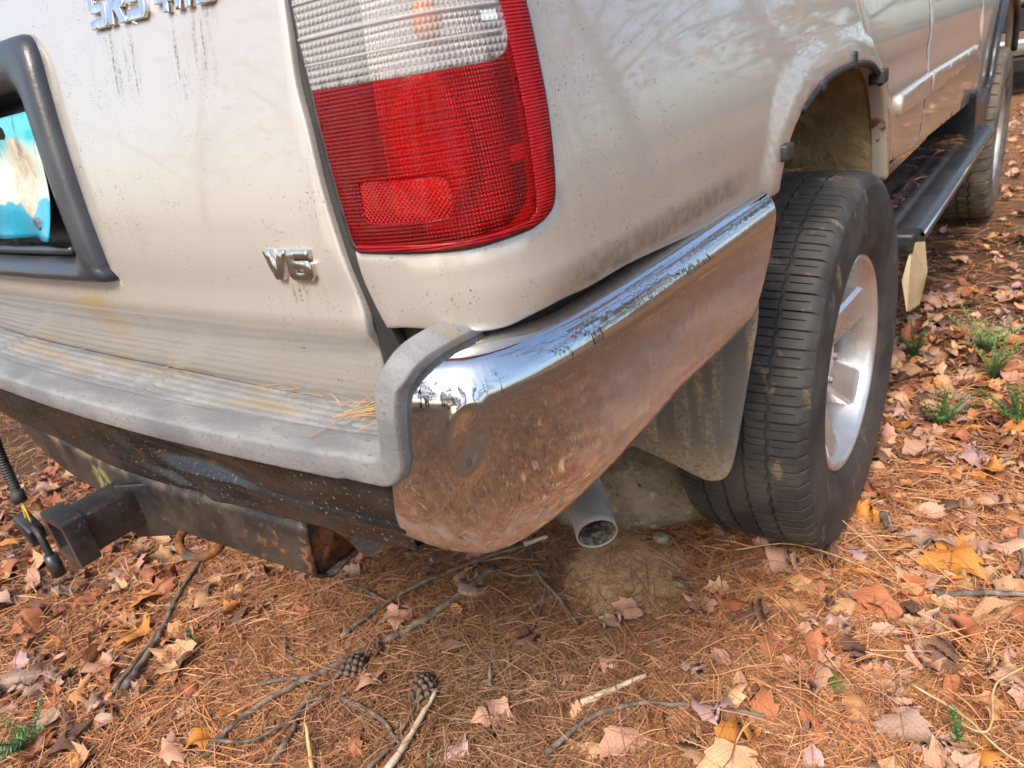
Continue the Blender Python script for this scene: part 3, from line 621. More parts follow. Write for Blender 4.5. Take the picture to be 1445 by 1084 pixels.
# rolled nose that climbs over the corner
px = np.linspace(-.74, .66, 60); path = [(x, float(ynose(x))+.021, .7335) for x in px]
path += [tuple(p) for p in spl([(.668, -1.0665, .7335), (.700, -1.064, .7337), (.722, -1.063, .736), (.7355, -1.063, .747), (.7415, -1.063, .770), (.7455, -1.062, .798), (.749, -1.058, .8165), (.755, -1.046, .8275), (.762, -1.018, .832), (.767, -.985, .833)], 7)]
path = np.array(path); T = np.gradient(path, axis=0); T /= np.linalg.norm(T, axis=1)[:, None]; V = []; na = 22
for i, (p, t) in enumerate(zip(path, T)):
    up_ = np.array([0, -1., 0]) if i < len(path)-22 else None
    A = np.array([0, -1., 0]); k = np.clip((t[1]-.35)/.4, 0, 1); A = A*(1-k)+np.array([.55, 0, .85])*k; A = A-t*(A@t); A /= np.linalg.norm(A); B = np.cross(A, t)
    climb = np.clip((p[2]-.735)/.03, 0, 1)
    for j in range(na):
        a = 2*math.pi*j/na; ca, sa = math.cos(a), math.sin(a); e = .30
        ra, rb = .021-.0015*climb, .0150-.0020*climb
        V.append(p+A*ra*math.copysign(abs(ca)**e, ca)+B*rb*math.copysign(abs(sa)**e, sa))
mk("step_edge", V, [(i*na+j, i*na+(j+1) % na, (i+1)*na+(j+1) % na, (i+1)*na+j) for i in range(len(path)-1) for j in range(na)]+[tuple(range(na-1, -1, -1)), tuple(range((len(path)-1)*na, len(path)*na))], "pad", bump, label="rolled grey rubber edge of the bumper step")
auto(bpy.data.objects["step_edge"], 28)
# black face bar below the step, buckled in the middle
xs = np.linspace(-.74, .714, 150); vs = np.linspace(0, 1, 26); V = []
for x in xs:
    for v in vs:
        z = .722-.095*v; y = float(ynose(x))+.012+.012*v**1.5+(.030 if v > .93 else 0)*(v-.93)/.07
        g1 = math.exp(-((x-.40-.22*(v-.5))/.10)**2); g2 = math.exp(-((x-.22-.3*(v-.4))/.05)**2)
        y += .022*g1*math.exp(-((v-.42)/.22)**2)+.014*g2*math.exp(-((v-.7)/.22)**2)-.007*math.exp(-((x-.30-.25*(v-.5))/.025)**2)*v-.005*math.exp(-((v-.62)/.05)**2)*np.clip((x-.2)/.3, 0, 1)-.003*math.sin(18*x+6*v)*np.clip((.5-abs(x-.2))/.5, 0, 1)
        z -= .010*math.exp(-((x-.27)/.16)**2)*v
        V.append((x, y, z))
mk("face_bar", V, [tuple(reversed(q)) for q in grid_faces(len(xs), 26)], "valance", bump).modifiers.new("thick", 'SOLIDIFY').thickness = .003
mk("bumper_beam", *box((0, -1.025, .712), (1.40, .05, .05), .01), "under", bump)

# tow hitch
hit = tag(bpy.data.objects.new("tow_hitch", None)); COL.objects.link(hit); hit.parent = car
def sq_section(w, h, r, k=4):
    p = []
    for cx, cy, a0 in ((w-r, h-r, 0), (-w+r, h-r, 90), (-w+r, -h+r, 180), (w-r, -h+r, 270)):
        p += [(cx+r*math.cos(R_(a0+90*i/k)), cy+r*math.sin(R_(a0+90*i/k))) for i in range(k+1)]
    return np.array(p)
bar = spl([(-.62, -.955, .515), (-.35, -.99, .512), (-.12, -1.0, .508), (.10, -.998, .505), (.25, -.985, .503), (.425, -.965, .497)], 8)
def sweep_sq(path, w, h, r, ysc=None):
    sc = sq_section(w, h, r); V = []; T = np.gradient(path, axis=0); T /= np.linalg.norm(T, axis=1)[:, None]
    for p, t in zip(path, T):
        up_ = np.array([0, 0, 1.]); sd = np.cross(t, up_); sd /= np.linalg.norm(sd); u_ = np.cross(sd, t)
        V += [p+sd*a+u_*b for a, b in sc]
    k = len(sc); return np.array(V), [(i*k+j, i*k+(j+1) % k, (i+1)*k+(j+1) % k, (i+1)*k+j) for i in range(len(path)-1) for j in range(k)], k
V, F, k = sweep_sq(bar, .042, .045, .014)
e0 = np.array(bar[-1]); jag = rng.normal(0, .005, k); V[-k:, 0] += jag
cb = mk("cross_bar", V, F, "hitch", hit); cb.modifiers.new("thick", 'SOLIDIFY').thickness = .006
Vi, Fi, _ = sweep_sq(np.array([e0+[-.05, -.0, .0], e0+[-.012, 0, 0], e0+[-.004, 0, 0]]), .039, .042, .012); Fi = Fi+[tuple(range(2*k, 3*k))]; Vi[2*k:, 0] += rng.normal(0, .003, k)
mk("rusted_bar_end", Vi, Fi, "rust", hit)
# torn side plate behind the bar end
gp_ = np.array([(.40, -1.0, .555), (.44, -.99, .54), (.455, -.97, .50), (.45, -.95, .455), (.52, -.86, .47), (.56, -.80, .54), (.50, -.88, .56)])
mk("side_bracket", *join((gp_, [tuple(range(7))]), (gp_+[.006, .004, 0], [tuple(range(6, -1, -1))])), "rust", hit, smooth=False)
rv = sq_section(.033, .033, .006); ri = sq_section(.026, .026, .004); kk = len(rv)
def tube_sq(cx, cz, y0, y1, o, i_):
    V = [(cx+a, y0, cz+b) for a, b in o]+[(cx+a, y1, cz+b) for a, b in o]+[(cx+a, y0, cz+b) for a, b in i_]+[(cx+a, y1, cz+b) for a, b in i_]; F = []
    for j in range(kk):
        n_ = (j+1) % kk; F += [(j, n_, kk+n_, kk+j), (2*kk+n_, 2*kk+j, 3*kk+j, 3*kk+n_), (j, 2*kk+j, 2*kk+n_, n_)]
    return V, F
auto(mk("receiver_tube", *tube_sq(.015, .500, -1.16, -.95, rv, ri), "hitch", hit), 35)
auto(mk("receiver_collar", *tube_sq(.015, .500, -1.168, -1.138, rv*1.24, ri*1.04), "hitch", hit), 35)
mk("receiver_gusset", *box((.06, -1.045, .49), (.10, .012, .10), .003, Matrix.Rotation(.5, 3, 'Z')), "hitch", hit)
lp = [(.155+.052*math.cos(a), -1.03-.03*math.sin(a), .452-.012*math.sin(a)) for a in np.linspace(-.4, math.pi+.4, 24)]
mk("chain_loop", *tube(lp, .007, 8), "rust", hit)

# trailer socket lead
lead = tag(bpy.data.objects.new("trailer_socket_lead", None)); COL.objects.link(lead); lead.parent = car; lead.location = (-.07, 0, .062)
cp = spl([(-.02, -1.02, .66), (-.075, -1.10, .672), (-.11, -1.125, .645), (-.135, -1.135, .59), (-.145, -1.14, .535), (-.137, -1.145, .49), (-.122, -1.15, .455)], 14)
L_ = np.concatenate([[0], np.cumsum(np.linalg.norm(np.diff(cp, axis=0), axis=1))]); tt = np.linspace(0, L_[-1], 260); cpp = np.stack([np.interp(tt, L_, cp[:, i]) for i in range(3)], 1)
mk("conduit", *tube(cpp, .0085+.0011*np.sin(tt*2*math.pi/.005), 10), "black", lead)
mk("conduit_end", *tube([(-.124, -1.149, .462), (-.119, -1.151, .442)], .0105, 10), "black", lead)
for dx in (-.004, .003): mk("wire", *tube(spl([(-.119+dx, -1.151, .445), (-.115+dx*2, -1.153, .425), (-.118+dx*3, -1.154, .405)], 4), .002, 6), "wire", lead)
rz = Matrix.Rotation(.35, 3, 'Y'); mk("plug_body", *box((-.124, -1.156, .392), (.058, .026, .030), .005, rz), "black", lead); mk("plug_socket", *box((-.128, -1.157, .370), (.028, .020, .022), .003, rz), "frame", lead)
mk("plug_tail", *tube(spl([(-.10, -1.156, .398), (-.078, -1.158, .39), (-.070, -1.16, .365), (-.070, -1.16, .345)], 6), .006, 8), "black", lead)
mk("end_cap", *tube([(-.070, -1.16, .352), (-.067, -1.161, .312)], [.011, .012], 8), "frame", lead)

# exhaust tail pipe
ax = np.array([.66, -.70, -.24]); ax /= np.linalg.norm(ax); tip = np.array([.668, -.700, .388]); ps = [tip-ax*.40+np.array([0, .10, .03]), tip-ax*.24, tip-ax*.1, tip]
ex = mk("exhaust_pipe", *tube(spl(ps, 8), .0315, 36, False), "steel", car)
ex.modifiers.new("thick", 'SOLIDIFY').thickness = .0022
iv, if_ = tube([tip-ax*.002, tip-ax*.06], .0288, 30, False); mk("sooty_bore", iv, [tuple(reversed(f)) for f in if_]+[tuple(range(30, 60))], "soot", ex)

# mud flap
fo = spl([(.56, .70), (.565, .40), (.60, .385), (.66, .372), (.715, .357), (.742, .354), (.765, .366), (.779, .395), (.795, .47), (.812, .56), (.828, .645), (.832, .70)], 4)
def flapmap(x, z, h): x = np.asarray(x); z = np.asarray(z); return np.stack([x+0*z, -.475-h+.30*(.62-z)*.25-.10*(x-.70)+.25*np.maximum(x-.77, 0), z+0*x], -1)
panel("mud_flap", fo, "flap", car, g=.02, edge=.003, depth=.009, mapf=flapmap)

# running board
rb = tag(bpy.data.objects.new("running_board", None)); COL.objects.link(rb); rb.parent = car
ys = np.linspace(.50, 2.02, 40); prof = [(.70, .545), (.735, .537), (.74, .533), (.75, .533), (.755, .537), (.775, .5365), (.78, .532), (.79, .532), (.795, .536), (.815, .535), (.82, .531), (.83, .531), (.835, .535), (.872, .5345), (.884, .532), (.890, .526), (.892, .516), (.890, .500), (.884, .485), (.87, .478), (.70, .476)]
V = [(x+.004, y, z-.010) for y in ys for x, z in prof]; np_ = len(prof)
auto(mk("step_board", V, [tuple(q) for q in grid_faces(40, np_)]+[tuple(range(np_)), tuple(range(39*np_+np_-1, 39*np_-1, -1))], "frame", rb), 50)
mk("board_trim", *tube([(.8925, y, .509) for y in (.50, 1.2, 2.02)], .006, 8), "badge", rb)
for pts in ([(.71, .50, .53), (.79, .455, .52), (.82, .45, .46), (.845, .46, .36), (.80, .48, .33), (.77, .49, .40)], [(.90, .46, .50), (.915, .42, .44), (.905, .41, .36), (.878, .44, .33), (.858, .47, .40), (.872, .49, .49)]):
    a = np.array(pts); mk("broken_end_flap", *join((a, [tuple(range(6))]), (a+[.003, .006, 0], [tuple(range(5, -1, -1))])), "cream", rb, smooth=False)
mk("board_bracket", *box((.80, .49, .49), (.16, .03, .05), .01), "black", rb)
mg = panel("front_mud_guard", [(3.55, .56), (3.60, .43), (3.93, .40), (3.97, .62), (3.90, .66), (3.66, .62), (3.45, .70)], "frame", car, g=.05, h=.02, edge=.004, depth=.15)

# wheels
TR = .38
def tyre_mesh(kind):
    pitches = 76 if kind == 'road' else 44
    offs = [0, .03, .10, .13, .30, .46, .485, .515, .54, .72, .88] if kind == 'road' else [0, .04, .16, .20, .36, .48, .53, .60, .64, .82]
    th = np.array([(p+o)/pitches*2*math.pi for p in range(pitches) for o in offs]); fr_ = np.array([o for p in range(pitches) for o in offs])
    gr = (-.062, -.021, .021, .062) if kind == 'road' else (-.045, 0.0, .045); gw = .0035 if kind == 'road' else .006
    xt = {-.106, .106, .11, -.11, .098, -.098, .085, .075, .068, -.085, -.075, -.068}
    for g_ in gr: xt |= {g_-gw, g_-gw*.6, g_+gw*.6, g_+gw, g_+gw+.006, g_-gw-.006}
    for q in (-.04, 0.0, .04, .03, -.03): xt.add(q)
    xt = sorted(xt)
    sw_o = [(.117, TR-.016), (.1215, TR-.026), (.1235, TR-.030), (.1235, TR-.034), (.1255, TR-.05), (.127, TR-.075), (.1265, TR-.10), (.1235, TR-.122), (.1225, TR-.125), (.1225, TR-.129), (.119, TR-.14), (.113, TR-.152), (.107, .222), (.103, .214), (.09, .205)]
    cols = [(-x, r, 0) for x, r in sw_o[::-1]]+[(x, TR-.007*(abs(x)/.106)**3, 1) for x in xt]+[(x, r, 0) for x, r in sw_o]
    V = []
    for t, f in zip(th, fr_):
        for x, r, tr in cols:
            d = 0.0; ax_ = abs(x)
            if tr:
                for g_ in gr:
                    w = .0 if kind == 'road' else .006*math.sin(t*pitches)
                    if abs(x-g_) < gw*.8: d = .0065 if kind == 'road' else .009
                if kind == 'road':
                    if ax_ > .066 and .02 < f < .11: d = max(d, .006)
                    if .07 < ax_ < .1 and .48 < f < .52: d = max(d, .004)
                    if .026 < ax_ < .058 and (.48 < f < .52 or .02 < f < .11): d = max(d, .0035)
                else:
                    if ax_ > .05 and .03 < f < .17: d = max(d, .008)
                    if ax_ < .05 and (.47 < f < .61): d = max(d, .007)
                    if .05 < ax_ and .35 < f < .37: d = max(d, .003)
            elif kind != 'road' and ax_ < .12 and r > TR-.03 and .03 < f < .17: d = .006
            elif kind == 'road' and .116 < ax_ < .1225 and r > TR-.03 and (.02 < f < .11): d = .002
            rr_ = r-d; xz = x+(.0022 if kind == 'road' else .006)*(1-abs(4*((f+.25) % 1.0)-2))*(1 if tr and ax_ < .1 else 0); V.append((xz, rr_*math.cos(t), rr_*math.sin(t)))
    return V, grid_faces(len(th), len(cols), True)
def rim_mesh():
    prof = [(.100, .222), (.108, .219), (.110, .213), (.107, .207), (.098, .203), (.085, .198), (.060, .192), (.03, .188), (-.09, .186)]
    n = 96; V = [(x, r*math.cos(2*math.pi*i/n), r*math.sin(2*math.pi*i/n)) for i in range(n) for x, r in prof]; return V, grid_faces(n, len(prof), True)
def spoke(a, w0, w1, r0, r1, xo0, xo1, th=.03):
    c, s = math.cos(a), math.sin(a); V = []
    for r, w, xo in ((r0, w0, xo0), ((r0+r1)/2, (w0+w1)*.46, (xo0+xo1)/2-.004), (r1, w1, xo1)):
        for dx, k in ((0, .82), (-.008, 1.0), (-th, 1.0)):
            for sg in (-1, 1):
                y_, z_ = r, sg*w*k; V.append((xo+dx, y_*c-z_*s, y_*s+z_*c))
    F = []
    for k in range(2):
        o = k*6; F += [(o, o+6, o+7, o+1), (o+1, o+7, o+9, o+3), (o+3, o+9, o+11, o+5), (o+6, o, o+2, o+8), (o+8, o+2, o+4, o+10)]
    return V, F
TM = {}
def wheel(x, y, kind, flip=False, rot=.3):
    if kind not in TM:
        tv, tf = tyre_mesh(kind); t0 = mk("tyre", tv, tf, "tyre" if kind == 'road' else "tyre2"); auto(t0, 45)
        r0 = mk("rim", *rim_mesh(), "alloy"); h0 = mk("hub_cap", *tube([(.02, 0, 0), (.052, 0, 0), (.062, 0, 0), (.066, 0, 0)], [.062, .058, .045, .02], 24), "alloy")
        s0 = [mk("spoke", *spoke(2*math.pi*i/6, .036, .046, .04, .200, .040, .088, .05), "alloy", smooth=False) for i in range(6)]
        n0 = [mk("wheel_nut", *tube([(.045, .052*math.cos(a), .052*math.sin(a)), (.068, .052*math.cos(a), .052*math.sin(a))], .009, 6), "bolt", smooth=False) for a in [2*math.pi*(i+.5)/6 for i in range(6)]]
        b0 = mk("brake_drum", *tube([(-.06, 0, 0), (-.01, 0, 0), (0, 0, 0)], [.15, .15, .12], 32), "under")
        TM[kind] = [t0, r0, h0, b0]+s0+n0; objs = TM[kind]
    else: objs = []
    w = bpy.data.objects.new("wheel", None); COL.objects.link(w); w.parent = car; w.location = (x, y, TR); w.rotation_euler = (rot, 0, math.pi if flip else 0)
    if not objs:
        for q in TM[kind]: c = q.copy(); COL.objects.link(c); c.parent = w
    else:
        for q in objs: q.parent = w
    return w
wheel(.7475, 0, 'road', rot=.35); wheel(.7475, 2.675, 'mud', rot=.1)
wheel(-.7475, 0, 'road', True); wheel(-.7475, 2.675, 'mud', True)

# ------------------------------------------------------------------ the dark vehicle beyond
tk = empty("parked_truck", (.15, 7.3, 0), "black truck with grey metal bumper parked far behind the front tyre", "truck")
def tp(name, c, s, mat, bev=.03): return mk(name, *box(c, s, bev), mat, tk, smooth=False)
tp("body", (0, 1.2, .80), (2.1, 2.3, .50), "truckblack", .06); tp("bonnet", (0, .9, 1.09), (1.9, 1.7, .12), "truckblack", .05); tp("bumper", (0, -.05, .44), (2.2, .16, .11), "truckgrey"); tp("valance", (0, .05, .26), (2.0, .2, .16), "truckblack"); tp("grille", (0, .04, .66), (1.7, .06, .2), "truckblack"); tp("upper_bar", (0, -.01, .80), (2.12, .08, .05), "frame")
tp("cab", (0, 2.6, 1.35), (1.8, 1.6, .75), "glass", .1)
for sx in (-.85, .85):
    for yy in (.65, 3.0): mk("wheel", *[np.array(q) if i == 0 else q for i, q in enumerate(tube([(sx-.12, yy, .37), (sx-.1, yy, .37), (sx+.1, yy, .37), (sx+.12, yy, .37)], [.33, .37, .37, .33], 28))], "tyre", tk)

# ------------------------------------------------------------------ rock and stones
def rock(name, c, s, seed, sub=3, label=None, mat="stone", rot=0.0, cat="rock", group=None):
    b = bmesh.new(); bmesh.ops.create_icosphere(b, subdivisions=sub, radius=1); r = np.random.default_rng(seed); ph = r.uniform(0, 6, (6, 3)); fr_ = r.normal(0, 1.6, (6, 3)); V = []
    for v in b.verts:
        p = np.array(v.co[:]); d = 1+sum(.07*math.sin(fr_[i]@p*1.3+ph[i, 0]) for i in range(6)); q = p*d; q = np.sign(q)*np.abs(q)**.8; V.append(q*s)
    F = [tuple(v.index for v in f.verts) for f in b.faces]; b.free(); o = mk(name, V, F, mat, label=label, cat=cat, group=group, loc=c); o.rotation_euler = (0, 0, rot); return o
auto(rock("rock", (.39, -.15, .07), (.20, .13, .15), 3, 4, "large grey-brown stone between the exhaust pipe and the rear tyre", rot=.5), 25)
for i, (x, y, r, lb) in enumerate([(.815, -.50, .011, "small pale pebble left of the spread of green pine needles"), (.62, -.36, .012, "little tan stone on the bare clay near the tyre"), (.535, -.27, .016, "grey stone at the foot of the large rock")]):
    rock("pebble", (x, y, float(gz(x, y))+r*.4), (r*1.3, r, r*.8), 20+i, 2, lb, cat="stone")

# ------------------------------------------------------------------ needles on the ground
def colset(o, cols, per):
    a = o.data.color_attributes.new("Col", 'FLOAT_COLOR', 'POINT'); c = np.ones((len(o.data.vertices), 4), np.float32); c[:, :3] = np.repeat(cols, per, axis=0); a.data.foreach_set("color", c.ravel())
def fast_mesh(name, V, F, mat, **k):
    me = bpy.data.meshes.new(name); me.vertices.add(len(V)); me.vertices.foreach_set("co", np.asarray(V, np.float32).ravel()); nl = F.shape[1]
    me.loops.add(F.size); me.loops.foreach_set("vertex_index", F.astype(np.int32).ravel()); me.polygons.add(len(F)); me.polygons.foreach_set("loop_start", np.arange(0, F.size, nl, dtype=np.int32)); me.update(calc_edges=True); me.validate()
    me.materials.append(M[mat]); o = bpy.data.objects.new(name, me); COL.objects.link(o); return tag(o, **k)
def scatter(n, c=(.45, -.75), near=1.0, far=9.0):
    out = []; got = 0
    while got < n:
        u = rng.uniform(0, 1, n); r = np.where(u < .62, near*.72*np.sqrt(-np.log(rng.uniform(1e-4, 1, n))), near*(far/near)**rng.uniform(0, 1, n)); a = rng.uniform(0, 2*math.pi, n)
        x = c[0]+r*np.cos(a); y = c[1]+r*np.sin(a); ok = (y > -5) & (x < 5) & (x > -4.5) & ((x < 1.6) & (y > -1.7) | (rng.uniform(0, 1, n) < .55))
        # keep needles off the bare clay
        bare = np.maximum(1.3*np.exp(-((x-.50)**2+(y+.38)**2)/.05), np.exp(-((x-.45)**2+(y+.62)**2)/.09)*np.clip(.62+.5*np.sin(19*x+5*y)*np.sin(23*y-9*x+1), 0, 1)); ok &= rng.uniform(0, 1, n) > np.minimum(bare, .97)
        out.append(np.stack([x, y], 1)[ok]); got += ok.sum()
    return np.concatenate(out)[:n]
NPAL = np.array([(.56, .30, .15), (.48, .235, .115), (.37, .17, .09), (.28, .15, .09), (.62, .41, .24), (.19, .10, .06), (.44, .275, .18), (.57, .34, .19)])
def needles(name, P, lift, L0, L1, w, kind_label, heading=None, zfun=None):
    n = len(P); a = rng.uniform(0, 2*math.pi, n) if heading is None else heading; L = rng.uniform(L0, L1, n); bend = rng.normal(0, .22, n); base = (gz(P[:, 0], P[:, 1]) if zfun is None else zfun)+rng.uniform(0.001, 1, n)**1.6*lift; tilt = rng.normal(0, .07, n); rollr = rng.uniform(-.9, .9, n)
    V = np.zeros((n, 6, 3))
    for k, t in enumerate((-.5, 0, .5)):
        ang = a+bend*t*2; cx = P[:, 0]+np.cos(a)*L*t-np.sin(a)*L*bend*(t*t-.08); cy = P[:, 1]+np.sin(a)*L*t+np.cos(a)*L*bend*(t*t-.08); cz = base+tilt*L*t+.004*(1-4*t*t)
        if zfun is None: cz = np.maximum(cz, gz(cx, cy)+.0006)
        wd = w*(1 if k != 2 else .45)*.5; dx, dy, dz = -np.sin(ang)*np.cos(rollr)*wd, np.cos(ang)*np.cos(rollr)*wd, np.sin(rollr)*wd
        V[:, k*2] = np.stack([cx-dx, cy-dy, cz-dz], 1); V[:, k*2+1] = np.stack([cx+dx, cy+dy, cz+dz], 1)
    i = np.arange(n)[:, None]*6; F = np.concatenate([i+[0, 2, 3, 1], i+[2, 4, 5, 3]]); o = fast_mesh(name, V.reshape(-1, 3), F, "needle", **kind_label)
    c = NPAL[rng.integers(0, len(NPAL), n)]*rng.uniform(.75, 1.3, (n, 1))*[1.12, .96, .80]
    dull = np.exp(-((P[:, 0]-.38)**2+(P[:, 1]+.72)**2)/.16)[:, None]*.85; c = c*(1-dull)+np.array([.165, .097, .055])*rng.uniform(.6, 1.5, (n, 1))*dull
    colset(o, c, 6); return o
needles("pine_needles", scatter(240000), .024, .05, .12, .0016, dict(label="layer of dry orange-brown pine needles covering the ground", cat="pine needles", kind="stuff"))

# ------------------------------------------------------------------ leaves
def leaf_shape(kind, curl, warp, seed, detail=True):
    r = np.random.default_rng(seed)
    if kind == 'maple': half = [(.0, -.02), (.20, -.06), (.40, -.03), (.37, .08), (.62, .27), (.52, .32), (.67, .58), (.50, .54), (.43, .61), (.27, .47), (.24, .58), (.29, .73), (.15, .77), (0, 1.06)]
    elif kind == 'oval': half = [(0, 0)]+[(.27*math.sin(math.pi*t)**.8*(1+.06*(i % 2)), t) for i, t in enumerate(np.linspace(.06, .95, 13))]+[(0, 1.0)]
    else: half = [(0, 0), (.08, .10), (.12, .2), (.28, .26), (.26, .34), (.14, .38), (.16, .45), (.36, .55), (.33, .62), (.17, .62), (.18, .70), (.28, .80), (.2, .84), (.1, .9), (0, 1.0)]
    half = np.array(half); half[1:-1] *= 1+r.normal(0, .05, (len(half)-2, 1)); V, F, U = [], [], []
    nr = 4
    for sg in (-1, 1):
        o = len(V)
        for i, (x, y) in enumerate(half):
            ym = np.clip(y*.8+.12, .02, 1) if kind == 'maple' and 0 < i < len(half)-1 else y
            for k in range(nr):
                t = k/(nr-1); V.append([sg*x*t, ym+(y-ym)*t, 0])
        for i in range(len(half)-1):
            for k in range(nr-1):
                q = (o+i*nr+k, o+i*nr+k+1, o+(i+1)*nr+k+1, o+(i+1)*nr+k); F.append(q if sg > 0 else q[::-1])
    V = np.array(V); U = V[:, :2].copy(); x, y = V[:, 0].copy(), V[:, 1]-.45
    ca = r.uniform(-.5, .5); X = x*math.cos(ca)+y*math.sin(ca); Y = -x*math.sin(ca)+y*math.cos(ca)
    z = warp*(np.sin(X*5+r.uniform(0, 6))*.10+np.sin(Y*6+r.uniform(0, 6))*.09+.5*X*Y*r.normal(0, 1))+.10*np.abs(x)
    if curl: kx = curl; z2 = (1-np.cos(kx*X))/kx+z*np.cos(kx*X)*.5; X = np.sin(kx*X)/kx; z = z2
    V = np.stack([X, Y, z-np.percentile(z, 12)], 1)
    if kind == 'maple':   # stalk
        n = len(V); k = np.argmin(np.abs(U[:, 1]+.02)+np.abs(U[:, 0])); b = V[k]; d = np.array([math.sin(-ca)*-1, -math.cos(ca), .1]); e = b+d*.55+[.1, 0, .06]; m_ = (b+e)/2+[.04, 0, .03]; s_ = np.array([.014, .004, 0])
        V = np.concatenate([V, [b-s_, b+s_, m_+s_, m_-s_, e+s_*.7, e-s_*.7]]); U = np.concatenate([U, np.zeros((6, 2))]); F += [(n, n+1, n+2, n+3), (n+3, n+2, n+4, n+5)]
    return V, F, U
LV = []
for i in range(16):
    kind = ['maple', 'oval', 'maple', 'oak', 'oval', 'maple', 'maple', 'oval'][i % 8]; curl = [0, 2.2, .9, 0, 5.0, 1.6, 0, 7.0][i % 8]*(1 if i < 8 else .7)
    V, F, U = leaf_shape(kind, curl, [1.2, .9, 2.2, 1.6, .8, 2.4, 1.0, .6][i % 8], 100+i); o = mk("fallen_leaf", V, F, "leaf", uv=U); LV.append((kind, curl, o.data)); bpy.data.objects.remove(o)
CN = {'orange': (.62, .25, .05), 'rust': (.44, .16, .07), 'tan': (.62, .37, .20), 'pinkish': (.60, .34, .235), 'grey-brown': (.44, .30, .22), 'dark brown': (.16, .08, .05), 'lilac': (.50, .33, .31), 'copper': (.56, .27, .11)}
placed = []
def leaf(i, x, y, size, col, label, yaw=None, tilt=.18, group=None, zl=None, cat="leaf"):
    o = bpy.data.objects.new("fallen_leaf", LV[i][2]); COL.objects.link(o); c = np.array(CN[col])*random.uniform(.85, 1.15); o.color = (*c, 1)
    z = float(gz(x, y))+random.uniform(.016, .028) if zl is None else zl; o.location = (x, y, z); o.scale = (size,)*3; o.rotation_euler = (random.gauss(0, tilt), random.gauss(0, tilt), random.uniform(0, 6.28) if yaw is None else yaw)
    placed.append((x, y, size)); return tag(o, label, cat, group or "fallen leaves on the forest floor")
NAMED = [
 (0, 1.065, -.097, .105, 'orange', "large orange maple leaf lying flat right of the rear tyre"), (2, .908, -.502, .085, 'pinkish', "pinkish crumpled maple leaf beside the green pine needles"), (1, .948, -.548, .085, 'copper', "copper oval leaf with ribbed veins below the green needles"),
 (8, .47, -.815, .080, 'pinkish', "upright pinkish leaf at bottom centre of the bare patch"), (5, .445, -.90, .075, 'lilac', "lilac pink leaf at the bottom edge near the pale stick"), (6, .71, -.765, .085, 'pinkish', "flat pinkish maple leaf at bottom, right of the lilac one"),
 (14, .651, -.784, .060, 'tan', "small tan leaf touching the lichened twig at bottom"), (8, .128, -.712, .075, 'pinkish', "spotted pink leaf trapped under the long grey branch"), (1, .212, -.634, .075, 'copper', "copper oval leaf tucked behind the long grey branch"),
 (0, -.412, -1.042, .085, 'orange', "bright orange maple leaf beside the dark stick at left"), (6, -.52, -.965, .090, 'orange', "yellow-orange maple leaf just above another orange leaf at left"), (2, -.245, -1.035, .100, 'tan', "broad tan maple leaf next to the small green sprig"),
 (5, -.49, -1.25, .100, 'grey-brown', "curled grey-brown maple leaf at the left edge"), (8, .022, -1.117, .070, 'orange', "orange leaf lying under the thin forked twig"), (9, .013, -1.056, .06, 'orange', "small orange leaf above the forked twig"),
 (2, .685, -.421, .070, 'pinkish', "lobed pinkish leaf on bare soil in front of the tyre"), (0, .815, -.705, .080, 'tan', "tan maple leaf at the bottom edge right of centre"), (4, 1.15, -.19, .13, 'tan', "long pale tan leaf at the right edge"), (12, .735, -.20, .05, 'pinkish', "small pinkish leaf leaning on the bottom of the tyre"),
 (4, .95, -.60, .09, 'rust', "rust brown rolled leaf pointing down at lower right"), (7, .73, -.69, .09, 'copper', "rolled cigar-shaped copper leaf near the bottom"), (7, -.43, -1.13, .12, 'copper', "long rolled orange-brown leaf at far left"), (13, .60, -.62, .045, 'pinkish', "little folded pink leaf on the bare soil"),
 (2, .952, .30, .09, 'pinkish', "pale pink folded leaf right of the rear tyre"), (4, .055, -.83, .055, 'tan', "pale curled leaf beside the branch tip"), (1, .165, -.885, .05, 'copper', "narrow copper leaf standing against the pine cone"), (10, .845, -.452, .07, 'rust', "rust leaf cluster just left of the green needles"), (12, 1.0, -.33, .075, 'grey-brown', "dry grey-brown leaf with upturned edge at lower right"), (5, .97, -.40, .08, 'dark brown', "dark brown curled leaf at lower right"),
]
for a in NAMED: leaf(a[0], a[1], a[2], a[3]*.85, a[4], a[5], tilt=.12)
LM = [('the rear tyre', .78, 0), ('the large stone', .39, -.15), ('the exhaust tip', .62, -.45), ('the longest branch', .15, -.8), ('the pale stick', .36, -.9), ('the dark stick at left', -.35, -1.0), ('the tow hitch', .0, -.9), ('the hanging plug', -.2, -1.05), ('the bottom left green clump', -.31, -1.3), ('the slender green sprig', -.247, -.985), ('the large orange maple leaf', 1.065, -.1), ('the green needle fan', .92, -.46), ('the yellow tendril', 1.16, -.45), ('the lichened twig', .72, -.66), ('the pale fern tuft', 1.01, 1.04), ('the upright yellowish tuft', 1.05, .83), ('the dark sprig by the rim', .96, .49), ('the right edge sprig clump', 1.13, .53), ('the far front tyre', .8, 2.5), ('the running board', .95, 1.4), ('the grass blades', .80, -.30), ('the stubby grey stick end', .93, 0), ('the bent twig', 1.17, 0), ('the nearer pine cone', .315, -.835), ('the bumper corner', .62, -1.0), ('the rusted bar end', .25, -.75), ('the small plant by the far tyre', 1.02, 2.3)]
USED = set()
